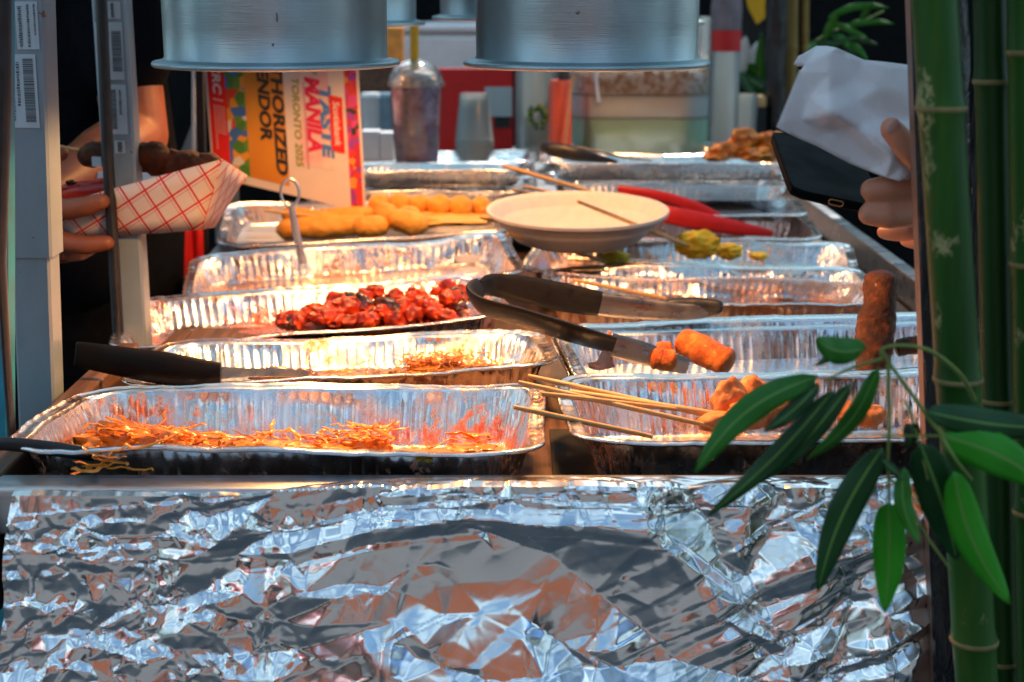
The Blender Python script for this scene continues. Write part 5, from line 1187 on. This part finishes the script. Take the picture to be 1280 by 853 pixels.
hl = [P2([(22, 268, 2.30), (42, 262, 2.28)], [.028, .026]), P2([(22, 268, 2.30), (42, 290, 2.28)], [.028, .024]),
      P2([(42, 258, 2.285), (84, 262, 2.262), (108, 258, 2.255), (127, 252, 2.255)], [.018, .0158, .0148, .0125]),
      P2([(42, 288, 2.285), (80, 303, 2.265), (108, 307, 2.258), (134, 304, 2.258)], [.018, .0150, .0140, .0115]),
      P2([(40, 305, 2.30), (76, 318, 2.30), (100, 316, 2.33), (118, 308, 2.36)], [.016, .0140, .013, .0105]),
      P2([(36, 312, 2.32), (66, 322, 2.34), (88, 318, 2.37), (104, 311, 2.39)], [.014, .012, .011, .009]),
      P2([(34, 246, 2.32), (46, 215, 2.33), (60, 196, 2.335), (77, 192, 2.335)], [.019, .016, .0145, .0115])]
skin_obj('body', [torso, torso2, torso3, neck, face, chin, ears, arm, farm] + legs + hl, M['skin_dark'], t, .0042, 5)
sl_ = sh.lerp(el, .60)
skin_obj('shirt', [[(p, r_ + .022) for p, r_ in c] for c in (torso, torso2, torso3)] + [[(V_((-.86, 2.75, 1.37)), .082)], [(V_((-.86, 2.72, 1.34)), .12), (sh, .085), (sh.lerp(el, .3), .082), (sl_, .078)], [(V_((-.95, 2.8, 1.33)), .12), (V_((-1.0, 2.85, 1.22)), .075)],
          [(V_((-.70, 2.74, 1.30)), .11), (V_((-.70, 2.82, 1.0)), .12), (V_((-.72, 2.80, .80)), .13)]], M['shirt'], t, .012, 4)
skin_obj('trousers', [[(p, r_ + .026) for p, r_ in c[:3]] for c in legs] + [[(V_((-.78, 2.74, .90)), .135), (V_((-.94, 2.80, .90)), .135)]], M['trousers'], t, .014, 4)
skin_obj('hair', [[(V_((-.87, 2.74, 1.70)), .085), (V_((-.88, 2.76, 1.62)), .088)]], M['hair'], t, .01, 3)
for dx, dy in ((0.0, .0), (.045, .04)):
    b = B(); blob(b, V_((-.815 + dx, 2.640 + dy, 1.625)), (.010, .006, .006), 1, .05, 1, 2); mk('eye', b, M['ink'], t)
# food tray in the hand
t = thing('food_tray', 'paper food tray with red check pattern held at the left', 'food tray', at(180, 300, 2.32))
A_, Bq, Cq, D_ = at(62, 258, 2.275), at(278, 199, 2.25), at(309, 219, 2.40), at(76, 214, 2.44)
E_, Fq, G_, H_ = at(84, 300, 2.30), at(252, 287, 2.275), at(268, 284, 2.37), at(92, 283, 2.40)
k = NT('red_check_paper'); uvn = k.co('UV'); sx_ = k.n('SeparateXYZ'); k.l(uvn, sx_.inputs[0])
def lines(a, b_, off=0, per=.0285, wd=.095):
    v = k.math('ADD', k.math('MULTIPLY', sx_.outputs[0], a / per), k.math('ADD', k.math('MULTIPLY', sx_.outputs[1], b_ / per), off)); f_ = k.math('FRACT', v); return k.math('LESS_THAN', f_, wd)
m_ = lines(.94, .34); m2 = lines(-.34, .94); m3 = lines(.94, .34, .14, wd=.025); m4 = lines(-.34, .94, .14, wd=.025)
mm = k.math('MAXIMUM', k.math('MAXIMUM', m_, m2), k.math('MAXIMUM', m3, m4))
k.l(k.mix(mm, (.74, .62, .55), (.62, .012, .014)), k.b.inputs['Base Color']); k.set(Roughness=.6); k.bump(k.noise(30, 3), .2, .002); M['check'] = k.m
def quadgrid(name, q, mat, parent, nx=10, ny=4, bow=.002):
    a, b_, c, d = q; ex = (b_ - a).length; ey = (d - a).length; nr = (b_ - a).cross(d - a).normalized(); B_ = B(); uv = []
    o_ = (a.x * .9, a.z * .9)
    for j in range(ny + 1):
        for i in range(nx + 1):
            u, v = i / nx, j / ny; p = a * (1-u) * (1-v) + b_ * u * (1-v) + c * u * v + d * (1-u) * v
            B_.v.append(p + nr * bow * math.sin(math.pi * u) * math.sin(math.pi * v) + nr * .0012 * noise.noise(p * 30)); uv.append(((p - a).dot((b_ - a).normalized()), (p - a).dot((d - a).normalized())))
    for j in range(ny):
        for i in range(nx): s_ = j * (nx + 1) + i; B_.f.append((s_, s_ + 1, s_ + nx + 2, s_ + nx + 1))
    return thicken(mk(name, B_, mat, parent, uvs=uv), .0012)
quadgrid('tray_side', (E_, Fq, Bq, A_), M['check'], t); quadgrid('tray_side', (Fq, G_, Cq, Bq), M['check'], t, 4, 4)
quadgrid('tray_side', (G_, H_, D_, Cq), M['white_paper'], t); quadgrid('tray_side', (H_, E_, A_, D_), M['check'], t, 4, 4); quadgrid('tray_base', (E_, H_, G_, Fq), M['check'], t, 4, 10)
t = thing('sausage', 'split red sausage with dark bits in the left end of the red checked tray', 'sausage', at(110, 240, 2.36))
b = B(); roll_shape(b, at(60, 246, 2.36), at(150, 232, 2.36), .0155, 3, .1); mk('casing', b, M['sausage'], t)
b = B()
for i in range(7): blob(b, at(88 + i * 7, 228 + (i % 3) * 2 + i * .6, 2.355), (.007, .005, .004), i, .5, 2, 2)
mk('minced_topping', b, M['meat'], t, kind='stuff')
t = thing('meat_skewer', 'dark grilled meat skewer lying along the top of the red checked tray', 'skewer', at(180, 200, 2.34))
for i, (a, c, r_) in enumerate((((98, 196), (150, 187), .017), ((140, 190), (215, 199), .019), ((178, 202), (262, 208), .0215), ((232, 206), (277, 204), .016))):
    b = B(); roll_shape(b, at(a[0], a[1], 2.35), at(c[0], c[1], 2.33), r_, i * 3, .35, seg=28, n=26); mk('meat_piece', b, M['meat'], t)
b = B(); b.tube([at(55, 180, 2.36), at(110, 190, 2.35)], .0026, 8); mk('stick', b, M['stick'], t)
b = B().box(tuple(at(116, 208, 2.325) - V_((0, .004, 0))), tuple(at(127, 196, 2.325) + V_((0, .004, 0)))); mk('sticker_tag', b, M['label_paper'], label='tiny pale tag beside the black cable under the meat skewer', cat='tag', smooth=False)

# --- right customer: phone and paper bag ---------------------------
Yh = 1.50; base = V_((1.05, 1.80, 0))
t = thing('person', 'person behind the wrapped post, one hand holding a phone and a paper bag', 'person', base)
wr = at(1225, 262, 1.55); el = V_((.80, 1.72, 1.10)); sh = V_((.93, 1.82, 1.36))
torso = [(V_((1.07, 1.82, .92)), .14), (V_((1.07, 1.82, 1.15)), .13), (V_((1.07, 1.82, 1.32)), .13)]; torso2 = [(V_((1.13, 1.90, .95)), .11), (V_((1.13, 1.90, 1.32)), .11)]; torso3 = [(V_((1.00, 1.78, .95)), .11), (V_((1.00, 1.78, 1.30)), .11)]
neck = [(V_((1.06, 1.82, 1.38)), .07), (V_((1.05, 1.81, 1.48)), .055), (V_((1.03, 1.80, 1.58)), .085), (V_((1.04, 1.80, 1.66)), .092)]
face = [(V_((.965, 1.79, 1.60)), .028), (V_((.945, 1.785, 1.585)), .014)]; chin = [(V_((.98, 1.79, 1.54)), .038)]; ears = [(V_((1.05, 1.72, 1.61)), .02)]
legs = [[(V_((1.05, 1.74, .90)), .10), (V_((1.04, 1.74, .50)), .065), (V_((1.06, 1.74, .10)), .045), (V_((.96, 1.72, .035)), .032)],
        [(V_((1.10, 1.90, .90)), .10), (V_((1.09, 1.90, .50)), .065), (V_((1.11, 1.90, .10)), .045), (V_((1.01, 1.90, .035)), .032)]]
arm = [(sh, .062), (sh.lerp(el, .5), .052), (el, .044), (el.lerp(wr, .35), .040), (wr, .027)]
farm = [(V_((1.12, 2.0, 1.34)), .06), (V_((1.14, 2.04, 1.10)), .044), (V_((1.06, 1.99, .92)), .032), (V_((1.02, 1.98, .88)), .028), (V_((.99, 1.97, .84)), .016)]
hr = [P2([(1225, 262, 1.55), (1178, 232, 1.535)], [.027, .022]), P2([(1225, 262, 1.55), (1175, 262, 1.54)], [.027, .022]), P2([(1225, 262, 1.55), (1178, 288, 1.545)], [.025, .018]),
      P2([(1178, 232, 1.530), (1142, 232, 1.505), (1112, 236, 1.498), (1090, 238, 1.500)], [.0165, .0150, .0142, .0115]),
      P2([(1176, 258, 1.535), (1140, 266, 1.505), (1112, 270, 1.495), (1086, 268, 1.500)], [.0165, .0140, .0130, .0108]),
      P2([(1176, 280, 1.555), (1142, 286, 1.56), (1122, 290, 1.575), (1106, 290, 1.59)], [.0150, .0120, .0105, .0085]),
      P2([(1184, 290, 1.57), (1160, 300, 1.585), (1146, 302, 1.60), (1132, 300, 1.615)], [.013, .0105, .0090, .0075]),
      P2([(1195, 240, 1.52), (1162, 212, 1.468), (1136, 187, 1.456), (1114, 161, 1.456)], [.0200, .0148, .0128, .0108])]
skin_obj('body', [torso, torso2, torso3, neck, face, chin, ears, arm, farm] + legs + hr, M['skin'], t, .0034, 5)
nl = at(1116, 158, 1.4465); b = B(); mt = Matrix.Rotation(R(38), 3, 'Y'); blob(b, nl, (.0052, .0016, .0075), 2, .03, 1, 3, mt); mk('thumb_nail', b, M['nail'], t)
skin_obj('shirt', [[(p, r_ + .02) for p, r_ in c] for c in (torso, torso2, torso3)] + [[(V_((1.0, 1.80, 1.35)), .10), (sh, .08), (sh.lerp(el, .55), .07)], [(V_((1.12, 1.92, 1.33)), .11), (V_((1.12, 2.0, 1.34)), .078), (V_((1.13, 2.02, 1.2)), .068)]], M['shirt'], t, .012, 4)
skin_obj('trousers', [[(p, r_ + .026) for p, r_ in c[:3]] for c in legs] + [[(V_((1.05, 1.76, .92)), .135), (V_((1.11, 1.90, .92)), .13)]], M['trousers'], t, .014, 4)
skin_obj('hair', [[(V_((1.06, 1.80, 1.70)), .085), (V_((1.07, 1.80, 1.62)), .088)]], M['hair'], t, .01, 3)
for dy in (-.035, .035):
    b = B(); blob(b, V_((.950, 1.79 + dy, 1.625)), (.006, .010, .006), 1, .05, 1, 2); mk('eye', b, M['ink'], t)
# phone
t = thing('phone', 'black phone held under the white paper bag, its charging port towards the camera', 'phone', at(1048, 250, 1.52))
bl, br_ = at(990, 236, 1.500), at(1108, 261, 1.505); ul = at(983, 186, 1.60)
ex = (br_ - bl).normalized(); ey = (ul - bl); ey = (ey - ex * ey.dot(ex)).normalized(); ez = ex.cross(ey)
W_ = (br_ - bl).length; Hh = .150; T_ = .0095
mt = Matrix((ex, ey, ez)).transposed()
bm = bmesh.new(); r_ = .011; N = 40; O = outline(W_ / 2, Hh / 2, r_, N); b = B(); vs = []
for z, ins in ((-T_ / 2, .0016), (-T_ / 2 + .0016, 0), (T_ / 2 - .0016, 0), (T_ / 2, .0016)):
    for (kx, f_, s, per) in O: p, n2 = rr_point(W_ / 2 - ins, Hh / 2 - ins, r_, kx, f_); vs.append(bl + mt @ Vector((p.x + W_ / 2, p.y + Hh / 2, z - T_ / 2)))
bm.free(); fs = [(i * N + j, i * N + (j+1) % N, (i+1) * N + (j+1) % N, (i+1) * N + j) for i in range(3) for j in range(N)] + [tuple(range(N))[::-1], tuple(3 * N + j for j in range(N))]
mk('phone_body', b.add(vs, fs), simple('phone_black', (.005, .005, .006), .5, 0, .1, bump=0, spec=.02), t, angle=35)
cpt = bl + mt @ Vector((W_ * .48, 0, -T_ / 2)); b = B(); q = []
for a in range(0, 360, 20): q.append(cpt + mt @ Vector((.0045 * (1 if math.cos(R(a)) > 0 else -1) + .0026 * math.cos(R(a)), -.0003, .0026 * math.sin(R(a)))))
b.tube(q + [q[0]], .0006, 6, cap=False); mk('port_ring', b, simple('copper_ring', (.75, .33, .12), .3, .8), t)
# paper bag
t = thing('paper_bag', 'white paper bag with a saw tooth edge held above the phone', 'paper bag', at(1060, 200, 1.49))
k = NT('white_bag_paper'); k.l(k.ramp(k.noise(12, 4), [(.3, (.80, .76, .80)), (.7, (.88, .84, .86))]), k.b.inputs['Base Color']); k.set(Roughness=.7)
k.bump(k.noise(24, 5, dist=.8), .5, .004); M['bag'] = k.m
def bag_panel(off, nm, shift=(0, 0)):
    ol = []
    n_ = 26; x0, y0, x1, y1 = 972, 160, 1001, 88
    for i in range(n_ + 1):
        s = i / n_; ol.append((x0 + (x1 - x0) * s, y0 + (y1 - y0) * s, .0));
        if i < n_: s2 = (i + .5) / n_; ol.append((x0 + (x1 - x0) * s2 - 2.6, y0 + (y1 - y0) * s2 - 1.0, .0))
    ol += [(1006, 81, 0), (992, 81, 0), (998, 70, 0), (1003, 68, .002), (1020, 58, .006), (1034, 58, .004), (1046, 60, -.002), (1062, 67, .004), (1080, 75, .008), (1110, 78, .006), (1142, 82, .01), (1150, 150, .012), (1148, 205, .0), (1134, 222, -.006), (1124, 227, -.006), (1108, 222, -.002), (1085, 213, .006), (1060, 203, .010), (1020, 182, .010), (990, 169, .006)]
    inner = [(1038, 66, -.004), (1039, 90, -.006), (1037, 115, -.007), (1040, 140, -.016), (1018, 147, -.002), (1010, 120, .002), (1070, 100, .006), (1072, 128, -.002), (1100, 110, .002), (1105, 146, .010), (1070, 158, -.006), (1092, 176, -.010), (1115, 196, -.014), (1050, 165, .006), (1080, 190, .004), (1100, 205, .002), (1128, 208, -.008), (1030, 166, .008), (1000, 150, .004), (1125, 170, .004), (1130, 120, .006)]
    pts = ol + inner; n1 = len(ol)
    edges = [(i, (i+1) % n1) for i in range(n1)]
    vv, ee, ff, ov, oe, of = geometry.delaunay_2d_cdt([Vector((p[0], p[1])) for p in pts], edges, [], 1, 1e-4)
    b = B(); zz = [pts[o[0]][2] if o else 0 for o in ov]
    b.v = [at(v.x + shift[0], v.y + shift[1], 1.482 + off + zz[i] * 1.3) for i, v in enumerate(vv)]; b.f = [tuple(f) for f in ff]
    o = mk(nm, b, M['bag'], t, smooth=False)
    m = o.modifiers.new('round', 'SUBSURF'); m.subdivision_type = 'SIMPLE'; m.levels = 2; m.render_levels = 2
    for p in o.data.polygons: p.use_smooth = True
    thicken(o, .0006)
bag_panel(0, 'front_panel'); bag_panel(.016, 'back_panel', (3, 2))
